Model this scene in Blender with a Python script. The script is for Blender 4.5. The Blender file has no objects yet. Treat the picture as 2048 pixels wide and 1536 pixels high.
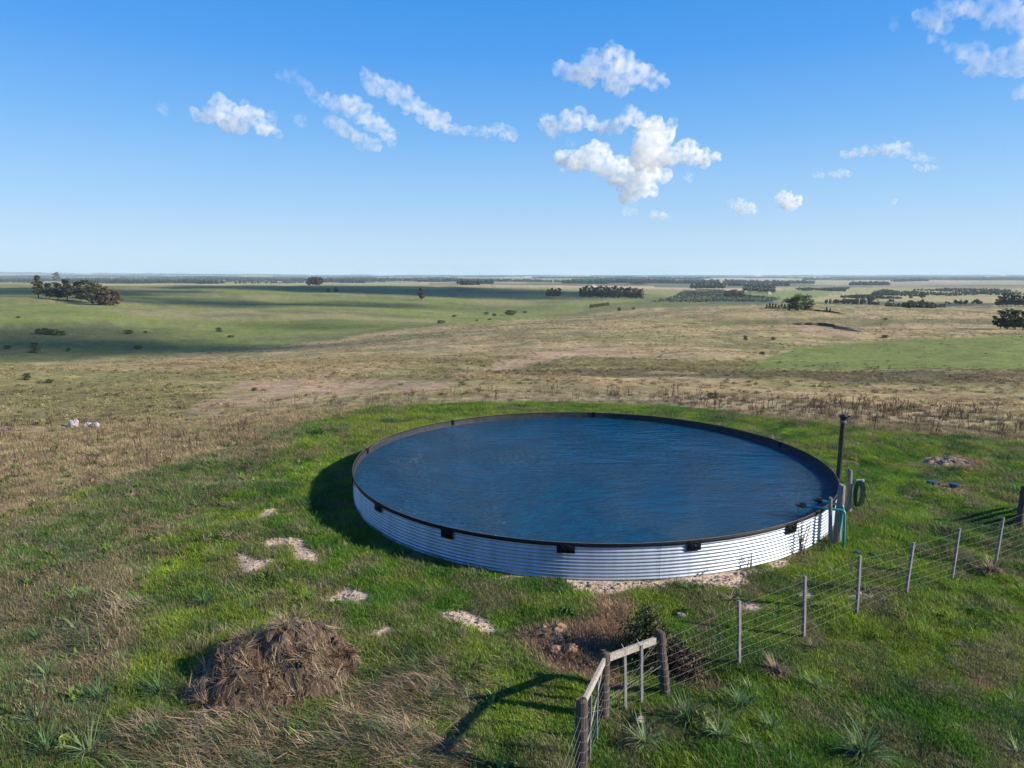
import bpy, math, random, time
import numpy as np
from mathutils import Vector, Matrix
T0 = time.time()
S = bpy.context.scene
COL = S.collection
R_ = math.radians

# ------------------------------------------------------------------ camera
CAMZ = 7.811
FPX = 1385.6                      # focal length in pixels of the 2048 px wide photograph
PITCH = R_(8.956)
cam = bpy.data.cameras.new('camera'); cam_ob = bpy.data.objects.new('camera', cam); COL.objects.link(cam_ob); S.camera = cam_ob
cam_ob.location = (0, 0, CAMZ); cam_ob.rotation_euler = (R_(90) - PITCH, 0, 0)
cam.sensor_width = 36; cam.lens = 36 * FPX / 2048; cam.clip_start = .1; cam.clip_end = 90000

# ------------------------------------------------------------------ sky, sun, exposure
SUN_EL = R_(27.0); SUN_AZ = R_(-13.0)            # azimuth of the sun measured from +X (to the right of the view)
SDX, SDY = math.cos(SUN_AZ), math.sin(SUN_AZ)
SUN = Vector((SDX * math.cos(SUN_EL), SDY * math.cos(SUN_EL), math.sin(SUN_EL)))
W = bpy.data.worlds.new('World'); S.world = W; W.use_nodes = True; nt = W.node_tree
bg = nt.nodes['Background']
sky = nt.nodes.new('ShaderNodeTexSky'); sky.sky_type = 'NISHITA'; sky.sun_disc = False
sky.sun_elevation = SUN_EL; sky.sun_rotation = math.atan2(SDX, SDY)
sky.air_density = 1.0; sky.dust_density = 0.2; sky.ozone_density = 4.0
tc = nt.nodes.new('ShaderNodeTexCoord'); sp = nt.nodes.new('ShaderNodeSeparateXYZ'); nt.links.new(tc.outputs['Generated'], sp.inputs[0])
ramp = nt.nodes.new('ShaderNodeValToRGB'); nt.links.new(sp.outputs['Z'], ramp.inputs[0])
stops = [(0.0, (.62, .82, 1.0)), (.05, (.52, .74, 1.0)), (.11, (.36, .64, 1.0)), (.19, (.19, .50, .98)), (.28, (.075, .37, .95)), (.37, (.026, .31, .88)), (.55, (.012, .18, .66)), (1.0, (.012, .09, .42))]
cr = ramp.color_ramp
cr.elements[0].position = 0; cr.elements[0].color = (*stops[0][1], 1); cr.elements[1].position = 1; cr.elements[1].color = (*stops[-1][1], 1)
for p, c in stops[1:-1]:
    e = cr.elements.new(p); e.color = (*c, 1)
sc_ = nt.nodes.new('ShaderNodeVectorMath'); sc_.operation = 'SCALE'; sc_.inputs['Scale'].default_value = 5.9   # the clear blue air of the day, in the sky texture's units
nt.links.new(ramp.outputs[0], sc_.inputs[0])
mx = nt.nodes.new('ShaderNodeMix'); mx.data_type = 'RGBA'; mx.inputs[0].default_value = .88
nt.links.new(sky.outputs[0], mx.inputs[6]); nt.links.new(sc_.outputs[0], mx.inputs[7]); nt.links.new(mx.outputs[2], bg.inputs[0])
bg.inputs[1].default_value = 0.10
sl = bpy.data.lights.new('sun', 'SUN'); sl.energy = 5.0; sl.angle = R_(.53); sl.color = (1, .91, .76)
so = bpy.data.objects.new('sun', sl); COL.objects.link(so); so.rotation_euler = (-SUN).to_track_quat('-Z', 'Y').to_euler()
so.location = (60, -15, 60)
vs = S.view_settings; vs.view_transform = 'Standard'; vs.look = 'None'; vs.exposure = 0.70; vs.gamma = 1; vs.use_curve_mapping = False
S.cycles.volume_bounces = 16; S.cycles.max_bounces = 18; S.cycles.transparent_max_bounces = 16
S.cycles.volume_step_rate = 1.0; S.cycles.volume_max_steps = 256

# ------------------------------------------------------------------ numeric noise
def _hash(ix, iy, seed):
    h = (ix.astype(np.int64) * 374761393 + iy.astype(np.int64) * 668265263 + seed * 1442695041) & 0xffffffff
    h = ((h ^ (h >> 13)) * 1274126177) & 0xffffffff
    h = ((h ^ (h >> 16)) * 2246822519) & 0xffffffff
    return ((h ^ (h >> 15)) & 0xffffff) / float(0xffffff)
def vnoise(x, y, seed=0):
    x = np.asarray(x, float); y = np.asarray(y, float)
    ix = np.floor(x); iy = np.floor(y); fx = x - ix; fy = y - iy
    fx = fx * fx * fx * (fx * (fx * 6 - 15) + 10); fy = fy * fy * fy * (fy * (fy * 6 - 15) + 10)
    a = _hash(ix, iy, seed); b = _hash(ix + 1, iy, seed); c = _hash(ix, iy + 1, seed); d = _hash(ix + 1, iy + 1, seed)
    return (a + (b - a) * fx) * (1 - fy) + (c + (d - c) * fx) * fy
def fbm(x, y, seed=0, octv=4, gain=.5):
    s = 0; a = 1; t = 0
    for i in range(octv):
        s = s + a * vnoise(x * 2 ** i + 17.3 * i, y * 2 ** i - 9.1 * i, seed + i); t += a; a *= gain
    return s / t
def sstep(a, b, x):
    t = np.clip((x - a) / (b - a), 0, 1); return t * t * (3 - 2 * t)

# ------------------------------------------------------------------ terrain heights
TX, TY, TR, TH = 2.757, 25.366, 8.585, 1.011       # tank centre, radius, wall height
# rows: lateral slope X/Y ; columns: depth Y -> metres below the camera
YS = np.array([0, 34, 45, 60, 85, 110, 160, 220, 280, 340, 430, 520, 640, 820, 1000, 1300, 1800, 2600, 4000, 6500, 10000, 14000, 30000], float)
DROP = np.array([
    [7.8, 7.8, 8.2, 9.1, 10.8, 15.5, 20.0, 20.5, 18.6, 15.8, 14.0, 16.5, 16.6, 14.6, 14.3, 19.0, 25.0, 29.0, 31, 32, 12., -48, -48],
    [7.8, 7.8, 8.1, 9.2, 11.3, 13.4, 19.5, 24.0, 24.5, 23.5, 22.0, 20.5, 19.5, 18.0, 17.5, 17.0, 22.0, 29.0, 33, 34, 26., 10, 0.],
    [7.8, 7.8, 7.9, 8.9, 11.1, 13.1, 15.2, 16.4, 17.6, 23.0, 27.0, 27.5, 27.0, 26.0, 23.0, 18.0, 26.0, 31.0, 34, 36, 34., 22, 15.],
    [7.8, 7.8, 7.9, 8.9, 11.2, 13.3, 15.4, 15.9, 14.8, 15.5, 19.0, 23.5, 27.0, 28.5, 29.0, 29.0, 31.0, 35.0, 37, 37, 34., 22, 15.],
    [7.8, 7.8, 8.0, 9.2, 11.8, 13.9, 15.8, 16.6, 18.2, 20.0, 22.6, 24.6, 26.5, 28.0, 30.0, 32.0, 35.0, 37.0, 38, 38, 34., 22, 15.]])
TS = np.array([-.75, -.36, 0., .36, .75])
_ly = np.log(np.linspace(0, 1, 1) + 1)
LG = np.linspace(0, math.log1p(30000 / 30.), 900)
_tab = np.array([np.interp(np.expm1(LG) * 30, YS, d) for d in DROP])
k = np.exp(-.5 * (np.arange(-24, 25) / 8.) ** 2); k /= k.sum()
_tab = np.array([np.convolve(np.pad(r, 24, 'edge'), k, 'valid') for r in _tab])
TG = np.linspace(-.75, .75, 61)
_t2 = np.array([np.interp(TG, TS, _tab[:, j]) for j in range(900)]).T      # (61,900)
k = np.exp(-.5 * (np.arange(-12, 13) / 4.) ** 2); k /= k.sum()
_t2 = np.array([np.convolve(np.pad(_t2[:, j], 12, 'edge'), k, 'valid') for j in range(900)]).T
def Hgt(x, y):
    x = np.asarray(x, float); y = np.asarray(y, float)
    r = np.hypot(x, y); az = np.arctan2(x, y); A = math.atan(.75)
    azc = np.clip(az, -A, A)
    t = np.tan(azc); out = np.abs(az) > A
    t = np.where(out, np.sign(az) * .75 * (1 - (np.abs(az) - A) / (math.pi - A)), t)
    Y = r * np.cos(azc)
    u = np.log1p(Y / 30) / LG[-1] * 899; u = np.clip(u, 0, 898.999); v = np.clip((t + .75) / 1.5 * 60, 0, 59.999)
    iu = u.astype(int); iv = v.astype(int); fu = u - iu; fv = v - iv
    d = (_t2[iv, iu] * (1 - fu) + _t2[iv, iu + 1] * fu) * (1 - fv) + (_t2[iv + 1, iu] * (1 - fu) + _t2[iv + 1, iu + 1] * fu) * fv
    z = CAMZ - d
    z = z + .011
    # relief: hummocks near, swells further off
    rt = np.hypot(x - TX, y - TY); pad = sstep(TR + .3, TR + 3.5, rt)
    z = z + pad * ((fbm(x * .5, y * .5, 3, 4) - .5) * .34 * sstep(60, 20, r) + (fbm(x * 1.7, y * 1.7, 5, 3) - .5) * .13 * sstep(45, 25, r))
    z = z + (fbm(x * .06, y * .06, 11, 3) - .5) * 1.3 * sstep(30, 70, r) * sstep(600, 250, r)
    z = z + (fbm(x * .009, y * .009, 12, 3) - .5) * 5.5 * sstep(90, 260, r) * sstep(9000, 2000, r)
    z = z + (fbm(x * .0012, y * .0018, 13, 4) - .5) * 22 * sstep(1200, 3500, r)
    return z
def project(x, y, z):
    dz = z - CAMZ; c, s = math.cos(PITCH), math.sin(PITCH)
    dep = y * c - dz * s; up = y * s + dz * c
    return 1024 + FPX * x / dep, 768 - FPX * up / dep, dep
def ray(px, py):
    x = (px - 1024) / FPX; y = -(py - 768) / FPX
    return np.array([x, math.cos(PITCH) + y * math.sin(PITCH), -math.sin(PITCH) + y * math.cos(PITCH)])
_steps = np.concatenate([np.geomspace(5, 30000, 5000)])
def G(px, py):
    """the ground point that the photograph shows at a pixel"""
    d = ray(px, py); P = d[None] * _steps[:, None]; P[:, 2] += CAMZ
    below = P[:, 2] < Hgt(P[:, 0], P[:, 1])
    i = int(np.argmax(below)) if below.any() else len(_steps) - 1
    a, b = _steps[max(i - 1, 0)], _steps[i]
    for _ in range(18):
        m = .5 * (a + b); p = d * m; p[2] += CAMZ
        if p[2] < float(Hgt(p[0], p[1])): b = m
        else: a = m
    p = d * b; p[2] = float(Hgt(p[0], p[1])); return p
def Zat(px, py, depthY):
    """height of a pixel on an upright thing standing at depth Y"""
    d = ray(px, py); return CAMZ + d[2] / d[1] * depthY, d[0] / d[1] * depthY

# ------------------------------------------------------------------ land cover (world outlines of fields and bare patches)
def outline(pts): return np.array([G(*p)[:2] for p in pts])
def inside(poly, x, y):
    x0, y0 = poly.min(0); x1, y1 = poly.max(0); res = np.zeros(x.shape, bool)
    m = (x >= x0) & (x <= x1) & (y >= y0) & (y <= y1)
    if not m.any(): return res
    xs, ys = x[m], y[m]; r = np.zeros(xs.shape, bool); n = len(poly); j = n - 1
    for i in range(n):
        xi, yi = poly[i]; xj, yj = poly[j]
        c = ((yi > ys) != (yj > ys)) & (xs < (xj - xi) * (ys - yi) / (yj - yi + 1e-12) + xi); r ^= c; j = i
    res[m] = r; return res
def cover(poly, x, y, warp=.02, f=1.0, seed=0, n=5):
    """0..1 share of an outlined patch, its rim frayed by noise in proportion to the distance"""
    lo, hi = poly.min(0), poly.max(0); mr = np.hypot(np.maximum(np.abs(lo[0]), np.abs(hi[0])), np.maximum(np.abs(lo[1]), np.abs(hi[1]))) * warp * 1.3 + .5
    sel = (x > lo[0] - mr) & (x < hi[0] + mr) & (y > lo[1] - 1.7 * mr) & (y < hi[1] + 1.7 * mr)
    if not sel.all():
        out = np.zeros(len(x))
        if sel.any(): out[sel] = cover(poly, x[sel], y[sel], warp, f, seed, n)
        return out
    r = np.hypot(x, y); w = warp * r; s = 0; q = 90. / (r + 3) * f
    nx = (fbm(x * q * .12, y * q * .12, seed + 40, 3) - .5) * 2; ny = (fbm(x * q * .12 + 31, y * q * .12, seed + 80, 3) - .5) * 2
    for i in range(n):
        sx, sy = nx, ny
        jx, jy = ((i * .618) % 1 - .5), ((i * .382) % 1 - .5)
        s = s + inside(poly, x + w * (sx + .35 * jx), y + w * 1.6 * (sy + .35 * jy))
    return s / n
_q = lambda L: outline(L)
_grow = lambda P, k=1.38: (P - P.mean(0)) * k + P.mean(0)
SAND = [_grow(_q(p)) for p in [
    [(530, 1090), (560, 1080), (595, 1083), (622, 1108), (612, 1124), (585, 1118), (570, 1106), (575, 1097), (545, 1101)],
    [(476, 1110), (500, 1106), (512, 1118), (542, 1118), (532, 1132), (500, 1138), (488, 1125)],
    [(510, 1034), (528, 1019), (556, 1019), (545, 1030), (525, 1037)],
    [(636, 1206), (690, 1176), (727, 1180), (738, 1196), (700, 1201), (660, 1209)],
    [(888, 1228), (930, 1220), (967, 1231), (990, 1264), (960, 1264), (925, 1249), (900, 1243)],
    [(812, 1250), (836, 1245), (847, 1260), (822, 1266)], [(743, 1264), (775, 1253), (787, 1268), (750, 1282)], [(735, 1228), (752, 1226), (755, 1238), (738, 1240)],
    [(1300, 1160), (1440, 1146), (1560, 1118), (1620, 1098), (1606, 1112), (1540, 1136), (1500, 1150), (1470, 1165), (1380, 1170)],
    [(970, 1146), (1100, 1162), (1230, 1164), (1290, 1164), (1200, 1186), (1090, 1180), (1020, 1164)],
    [(1470, 1214), (1490, 1205), (1545, 1212), (1500, 1222)], [(1575, 1182), (1600, 1174), (1628, 1182), (1610, 1192)],
    [(1700, 1188), (1740, 1186), (1745, 1196), (1710, 1197)]]]
SOIL = [_q(p) for p in [
    [(1060, 1262), (1130, 1248), (1200, 1210), (1262, 1196), (1290, 1225), (1240, 1280), (1225, 1335), (1290, 1330), (1280, 1370), (1200, 1400), (1130, 1350), (1090, 1322), (1050, 1300)],
    [(940, 1330), (985, 1312), (1000, 1320), (955, 1350)],
    [(1825, 918), (1870, 908), (1960, 922), (2000, 944), (1940, 948), (1880, 942)], [(1812, 962), (1900, 962), (1985, 988), (1900, 992)], [(1865, 1026), (1900, 1030), (1935, 1042), (1880, 1047)],
    [(240, 1478), (420, 1440), (560, 1452), (540, 1500), (420, 1545), (230, 1545)], [(152, 1318), (180, 1290), (212, 1290), (222, 1330), (192, 1372), (155, 1362)],
    [(195, 1090), (230, 1080), (235, 1105), (200, 1120)], [(1900, 1330), (1990, 1362), (2020, 1392), (1960, 1384)], [(1390, 1350), (1450, 1352), (1450, 1382), (1400, 1380)],
    [(1340, 1240), (1400, 1225), (1430, 1250), (1370, 1262)], [(1205, 1500), (1240, 1495), (1250, 1530), (1215, 1540)], [(760, 850), (790, 846), (795, 858), (765, 860)]]]
THATCH = _q([(640, 1545), (660, 1440), (740, 1350), (860, 1350), (960, 1400), (930, 1450), (900, 1545)])
WEEDS = _q([(-500, 870), (0, 858), (200, 850), (400, 835), (640, 803), (900, 790), (1400, 788), (1750, 808), (2300, 850), (2300, 885), (1900, 872), (1700, 852), (1500, 828), (1300, 808), (1100, 802), (900, 808), (760, 815), (650, 838), (560, 862), (420, 905), (230, 962), (0, 1050), (-500, 1250)])
MIXED = _q([(-600, 1250), (0, 1050), (230, 960), (420, 905), (560, 862), (640, 842), (600, 900), (500, 980), (330, 1080), (260, 1230), (240, 1420), (100, 1545), (-600, 1600)])
LAWN_LIM = _q([(-600, 1250), (0, 1040), (230, 955), (420, 900), (560, 860), (650, 835), (760, 813), (900, 806), (1100, 800), (1300, 806), (1500, 826), (1700, 848), (1900, 868), (2300, 880), (3500, 940), (3500, 1700), (-600, 1700)])
BROWNHILL = _q([(-500, 760), (0, 728), (300, 712), (560, 690), (700, 674), (850, 655), (1000, 641), (1130, 633), (1250, 614), (1400, 606), (1560, 609), (1700, 607), (1900, 612), (2300, 612), (3300, 640), (3300, 1100), (-500, 1100)])
RFIELD = _q([(1480, 741), (1530, 722), (1600, 692), (1750, 683), (1900, 676), (2048, 669), (2500, 655), (2600, 745), (2048, 740), (1700, 739)])
SCRUBBAND = _q([(860, 745), (1100, 741), (1300, 736), (1500, 744), (2048, 743), (2500, 748), (2500, 775), (2048, 766), (1600, 760), (1200, 756)])
PINK = [_q(p) for p in [[(560, 752), (800, 755), (935, 760), (905, 773), (640, 800), (380, 838), (360, 820), (420, 790)], [(890, 747), (1000, 722), (1090, 702), (1230, 689), (1290, 690), (1130, 712), (1080, 725), (960, 746)],
        [(1640, 655), (1720, 665), (1760, 676), (1660, 674)], [(1590, 648), (1640, 650), (1690, 662), (1640, 664)]]]
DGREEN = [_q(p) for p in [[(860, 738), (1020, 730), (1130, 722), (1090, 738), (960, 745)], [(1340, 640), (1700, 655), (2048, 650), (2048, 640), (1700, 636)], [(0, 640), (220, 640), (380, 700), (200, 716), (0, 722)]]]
PLANT = _q([(1296, 604), (1350, 592), (1370, 580), (1440, 578), (1560, 596), (1540, 604), (1560, 609), (1380, 606)])
YFIELD = _q([(1180, 573), (1330, 577), (1375, 579), (1345, 594), (1290, 594), (1260, 590)])
OLIVE = _q([(1130, 633), (1230, 607), (1290, 599), (1400, 604), (1540, 610), (1300, 616), (1180, 630)])

A3 = lambda *c: np.array(c, float)
def mixc(c, d, f): return c * (1 - f[:, None]) + d * f[:, None]
def land(x, y):
    """ground albedo and vegetation classes"""
    r = np.hypot(x, y); n = len(x)
    big = fbm(x * .08, y * .08, 21, 4); mid = fbm(x * .5, y * .5, 22, 4); fine = fbm(x * 2.5, y * 2.5, 23, 3)
    # far patchwork of paddocks
    cw, ch = 560., 800.
    gx = x / cw + (fbm(x / 900, y / 900, 61, 2) - .5) * .8; gy = y / ch; bd = np.full(n, 9e9); bid = np.zeros(n)
    ix0 = np.floor(gx); iy0 = np.floor(gy)
    for i in (-1, 0, 1):
        for j in (-1, 0, 1):
            ix = ix0 + i; iy = iy0 + j; sx = ix + _hash(ix, iy, 5); sy = iy + _hash(ix, iy, 6)
            d = np.maximum(np.abs(gx - sx), np.abs(gy - sy)); m = d < bd; bd = np.where(m, d, bd); bid = np.where(m, _hash(ix, iy, 7), bid)
    pal = np.array([(.34, .27, .145), (.17, .20, .07), (.30, .26, .125), (.13, .165, .058), (.40, .30, .20), (.28, .25, .12), (.12, .12, .07), (.33, .28, .14), (.22, .18, .11), (.16, .21, .06), (.34, .25, .18), (.27, .24, .12)])
    far = pal[(bid * 11.99).astype(int)] * 1.25
    # nearer green valley pasture
    past = mixc(np.tile(A3(.185, .215, .055), (n, 1)), A3(.250, .225, .100), sstep(.42, .62, fbm(x * .008, y * .014, 31, 4)))
    past = mixc(past, A3(.105, .115, .05), sstep(.52, .72, fbm(x * .03, y * .05, 32, 4)) * .6)
    past = mixc(past, A3(.115, .135, .050), sstep(.52, .66, fbm(x * .006 + y * .004, y * .035 - x * .006, 231, 5)) * .45)
    past = mixc(past, A3(.255, .235, .115), sstep(.54, .70, fbm(x * .02, y * .06, 232, 5)) * .4)
    thr = 1100 - 560 * sstep(.16, .34, x / np.maximum(y, 1)); f1 = sstep(thr, thr + 160, y + (fbm(x / 200, y / 200, 33) - .5) * 200) * (y > 0)
    c = mixc(past, 0, f1 * 0) * (1 - f1[:, None]) + far * f1[:, None]
    # brown tussocky hill
    bh = cover(BROWNHILL, x, y, .006, 1, 1)
    hill = mixc(np.tile(A3(.375, .285, .150), (n, 1)), A3(.250, .225, .095), sstep(.40, .66, fbm(x * .035, y * .05, 34, 5)))
    hill = mixc(hill, A3(.18, .145, .075), sstep(.54, .74, fbm(x * .13, y * .2, 35, 4)) * .6)
    hill = mixc(hill, A3(.43, .34, .19), sstep(.55, .75, fbm(x * .22, y * .3, 36, 4)) * .55)
    hill = hill * (.72 + .56 * fbm(x * .45, y * .6, 233, 5, .7)[:, None])
    hill = mixc(hill, A3(.16, .165, .07), sstep(.52, .66, fbm(x * .09 + 4, y * .13, 234, 4)) * .55)
    c = mixc(c, 0, bh * 0) * (1 - bh[:, None]) + hill * bh[:, None]
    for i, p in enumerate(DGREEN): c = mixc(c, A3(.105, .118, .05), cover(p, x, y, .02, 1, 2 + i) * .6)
    for i, p in enumerate(PINK): c = mixc(c, A3(.40, .275, .185), cover(p, x, y, .055, 1, 6 + i) * (.25 + .5 * sstep(.35, .6, fbm(x * .3, y * .3, 37))))
    c = mixc(c, A3(.165, .200, .055) , cover(RFIELD, x, y, .010, 1, 9) * .95)
    c = mixc(c, A3(.125, .110, .062), cover(SCRUBBAND, x, y, .018, 1, 10) * (.35 + .6 * sstep(.38, .6, fbm(x * .2, y * .3, 38))))
    c = mixc(c, A3(.135, .150, .060), cover(OLIVE, x, y, .008, 1, 13) * .8)
    c = mixc(c, A3(.11, .13, .075), cover(PLANT, x, y, .004, 1, 11)); c = mixc(c, A3(.26, .26, .10), cover(YFIELD, x, y, .004, 1, 12))
    # the knoll: lawn, weeds, mixed sward
    lawn = cover(LAWN_LIM, x, y, .02, 1, 14) * (r < 90); weed = cover(WEEDS, x, y, .02, 1, 15) * (r < 90); mixd = cover(MIXED, x, y, .03, 1, 16)
    lc = mixc(np.tile(A3(.062, .142, .012), (n, 1)), A3(.130, .190, .018), sstep(.40, .62, fbm(x * .3, y * .3, 41, 4)))
    lc = mixc(lc, A3(.125, .140, .040), sstep(.58, .76, fbm(x * .55 + 7, y * .55, 42, 4)) * .6)
    lc = mixc(lc, A3(.036, .080, .022), sstep(.50, .66, fbm(x * .9, y * .9 + 5, 43, 4)) * .75)
    lc = mixc(lc, A3(.160, .225, .022), sstep(.53, .68, fbm(x * 1.1 + 9, y * 1.1, 143, 4)) * .7)
    lc = mixc(lc, A3(.150, .130, .070), sstep(.54, .68, fbm(x * 1.5 + 4, y * 1.5, 144, 4)) * .75)
    mc = mixc(np.tile(A3(.082, .142, .028), (n, 1)), A3(.180, .150, .078), sstep(.43, .63, fbm(x * .45, y * .45, 44, 4)))
    mc = mixc(mc, A3(.050, .085, .028), sstep(.52, .66, fbm(x * 1.3 + 3, y * 1.3, 145, 4)) * .7); mc = mixc(mc, A3(.15, .16, .09), sstep(.5, .7, fbm(x * 1.1, y * 1.1, 45, 3)) * .5)
    wc = mixc(np.tile(A3(.345, .275, .155), (n, 1)), A3(.165, .180, .065), sstep(.50, .68, fbm(x * .22, y * .4, 46, 4)) * .8)
    wc = mixc(wc, A3(.235, .170, .105), sstep(.5, .68, fbm(x * .7, y * .7, 47, 4)) * .5)
    c = c * (1 - lawn[:, None]) + lc * lawn[:, None]; c = c * (1 - mixd[:, None]) + mc * mixd[:, None]; c = c * (1 - weed[:, None]) + wc * weed[:, None]
    th = cover(THATCH, x, y, .05, 1, 17) * sstep(.34, .5, fbm(x * .9, y * .9, 48, 3)); c = mixc(c, A3(.24, .185, .115), th * .8)
    sand = np.zeros(n); soil = np.zeros(n); near = r < 60
    if near.any():
        xs, ys = x[near], y[near]; s = np.zeros(near.sum()); o = np.zeros(near.sum())
        for i, p in enumerate(SAND): s = np.maximum(s, cover(p, xs, ys, .010, 2.6, 50 + i, 6))
        for i, p in enumerate(SOIL): o = np.maximum(o, cover(p, xs, ys, .035, 2.2, 70 + i, 6) * sstep(.28, .5, fbm(xs * 1.6, ys * 1.6, 49 + i, 3)))
        sand[near] = sstep(.22, .62, s + (fbm(xs * 4.5, ys * 4.5, 90, 4, .65) - .5) * 1.5) * (s > .01) * np.where(np.hypot(xs - TX, ys - TY) < TR + 1.6, sstep(.44, .56, fbm(xs * 1.1, ys * 1.1, 91, 4)), 1); soil[near] = o
    c = mixc(c, A3(.22, .140, .095), soil * .9); c = mixc(c, A3(.56, .43, .32), sand)
    c = c * (.86 + .28 * mid[:, None]) * (.90 + .2 * fine[:, None])
    return np.clip(c, 0, 1), dict(lawn=lawn, weed=weed, mixd=mixd, sand=sand, soil=soil, thatch=th, hill=bh)

# ------------------------------------------------------------------ materials
def new_mat(name):
    m = bpy.data.materials.new(name); m.use_nodes = True; n = m.node_tree; n.nodes.clear()
    o = n.nodes.new('ShaderNodeOutputMaterial'); p = n.nodes.new('ShaderNodeBsdfPrincipled'); n.links.new(p.outputs[0], o.inputs['Surface'])
    return m, n, p, o
def nd(n, t, **k):
    x = n.nodes.new(t)
    for a, b in k.items(): setattr(x, a, b)
    return x
def noise_of(n, scale, detail=4, rough=.55, coord='Object', stretch=None, W=None):
    t = nd(n, 'ShaderNodeTexCoord'); z = nd(n, 'ShaderNodeTexNoise'); z.inputs['Scale'].default_value = scale; z.inputs['Detail'].default_value = detail; z.inputs['Roughness'].default_value = rough
    if stretch:
        mp = nd(n, 'ShaderNodeMapping'); mp.inputs['Scale'].default_value = stretch; n.links.new(t.outputs[coord], mp.inputs[0]); n.links.new(mp.outputs[0], z.inputs['Vector'])
    else: n.links.new(t.outputs[coord], z.inputs['Vector'])
    return z.outputs[0]
def rng(n, v, a, b, c, d):
    m = nd(n, 'ShaderNodeMapRange'); n.links.new(v, m.inputs[0])
    for i, q in enumerate((a, b, c, d)): m.inputs[i + 1].default_value = q
    return m.outputs[0]
def mulc(n, c, v):
    m = nd(n, 'ShaderNodeVectorMath', operation='SCALE'); n.links.new(c, m.inputs[0]); n.links.new(v, m.inputs['Scale']); return m.outputs[0]
def mixn(n, a, b, f):
    m = nd(n, 'ShaderNodeMix', data_type='RGBA')
    for s, v in ((6, a), (7, b)):
        if isinstance(v, tuple): m.inputs[s].default_value = (*v, 1)
        else: n.links.new(v, m.inputs[s])
    if isinstance(f, float): m.inputs[0].default_value = f
    else: n.links.new(f, m.inputs[0])
    return m.outputs[2]
def bump(n, p, h, strength=.5, dist=.02):
    b = nd(n, 'ShaderNodeBump'); b.inputs['Strength'].default_value = strength; b.inputs['Distance'].default_value = dist; n.links.new(h, b.inputs['Height']); n.links.new(b.outputs[0], p.inputs['Normal']); return b
def simple(name, c1, c2=None, scale=6, rough=.7, metal=0., stretch=None, bmp=.0, bd=.01, spec=.3):
    m, n, p, o = new_mat(name)
    if c2 is None: c2 = tuple(q * .6 for q in c1)
    z = noise_of(n, scale, 5, .6, 'Object', stretch); n.links.new(mixn(n, c1, c2, rng(n, z, .35, .65, 0, 1)), p.inputs['Base Color'])
    p.inputs['Roughness'].default_value = rough; p.inputs['Metallic'].default_value = metal; p.inputs['Specular IOR Level'].default_value = spec
    if bmp: bump(n, p, z, bmp, bd)
    return m
# ground
MG, n, p, o = new_mat('ground_cover')
at = nd(n, 'ShaderNodeAttribute', attribute_name='land'); f1 = noise_of(n, 9, 5, .65); f2 = noise_of(n, 1.3, 5, .6); f3 = noise_of(n, .25, 4, .6)
c = mulc(n, at.outputs['Color'], rng(n, f1, .3, .7, .62, 1.32)); c = mulc(n, c, rng(n, f2, .3, .7, .66, 1.32)); c = mulc(n, c, rng(n, f3, .3, .7, .80, 1.20))
n.links.new(c, p.inputs['Base Color']); p.inputs['Roughness'].default_value = .95; p.inputs['Specular IOR Level'].default_value = .1
bump(n, p, f1, .9, .06)
# blades and leaves, tinted per clump
def leaf_mat(name, inst=True, base=(.08, .1, .03), var=.35, trans=.35, rough=.55):
    m, n, p, o = new_mat(name)
    if inst:
        a = nd(n, 'ShaderNodeAttribute', attribute_name='tint', attribute_type='INSTANCER'); col = a.outputs['Color']
    else:
        a = nd(n, 'ShaderNodeRGB'); a.outputs[0].default_value = (*base, 1); col = a.outputs[0]
    v = nd(n, 'ShaderNodeAttribute', attribute_name='shade'); col = mulc(n, col, rng(n, v.outputs['Fac'], 0, 1, 1 - var, 1 + var))
    n.links.new(col, p.inputs['Base Color']); p.inputs['Roughness'].default_value = rough; p.inputs['Specular IOR Level'].default_value = .25
    tr = nd(n, 'ShaderNodeBsdfTranslucent'); n.links.new(col, tr.inputs[0]); ms = nd(n, 'ShaderNodeMixShader'); ms.inputs[0].default_value = trans
    n.links.new(p.outputs[0], ms.inputs[1]); n.links.new(tr.outputs[0], ms.inputs[2]); n.links.new(ms.outputs[0], o.inputs['Surface']); return m
M_BLADE = leaf_mat('grass_blades')
M_GALV, n, p, o = new_mat('galvanised_steel')
z = noise_of(n, 3.5, 5, .65, 'Object', (1, 1, .12)); z2 = noise_of(n, 60, 2, .5)
n.links.new(mixn(n, mixn(n, (.40, .45, .53), (.27, .31, .37), rng(n, z, .35, .7, 0, 1)), (.46, .50, .56), rng(n, z2, .45, .7, 0, .5)), p.inputs['Base Color'])
p.inputs['Metallic'].default_value = .6; p.inputs['Roughness'].default_value = .5
M_LINER = simple('black_liner', (.002, .003, .006), (.005, .006, .010), 9, .5, bmp=.4, bd=.02, spec=.10)
M_LINERI = simple('sunlit_liner', (.020, .023, .030), (.038, .042, .050), 5, .6, bmp=.5, bd=.02, spec=.2)  # black liner in lighter grey all round; sunlit look put into the colour
M_ROPE = simple('tan_cord', (.22, .17, .09), (.12, .1, .06), 30, .8)
M_WOODG = simple('grey_weathered_wood', (.27, .25, .24), (.13, .115, .105), 7, .85, stretch=(6, 6, .6), bmp=.6, bd=.01)
M_WOODL = simple('pale_weathered_plank', (.42, .38, .34), (.24, .21, .19), 9, .8, stretch=(3, 3, 3), bmp=.5, bd=.006)
M_WOODD = simple('dark_weathered_wood', (.105, .08, .066), (.04, .032, .028), 8, .9, stretch=(5, 5, .5), bmp=.8, bd=.015)
M_PICK = simple('grey_picket_wood', (.22, .21, .21), (.12, .115, .115), 9, .85, stretch=(5, 5, .6), bmp=.5, bd=.006)
M_WIRE = simple('galvanised_wire', (.40, .42, .35), (.28, .30, .25), 20, .5, .3)
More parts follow.
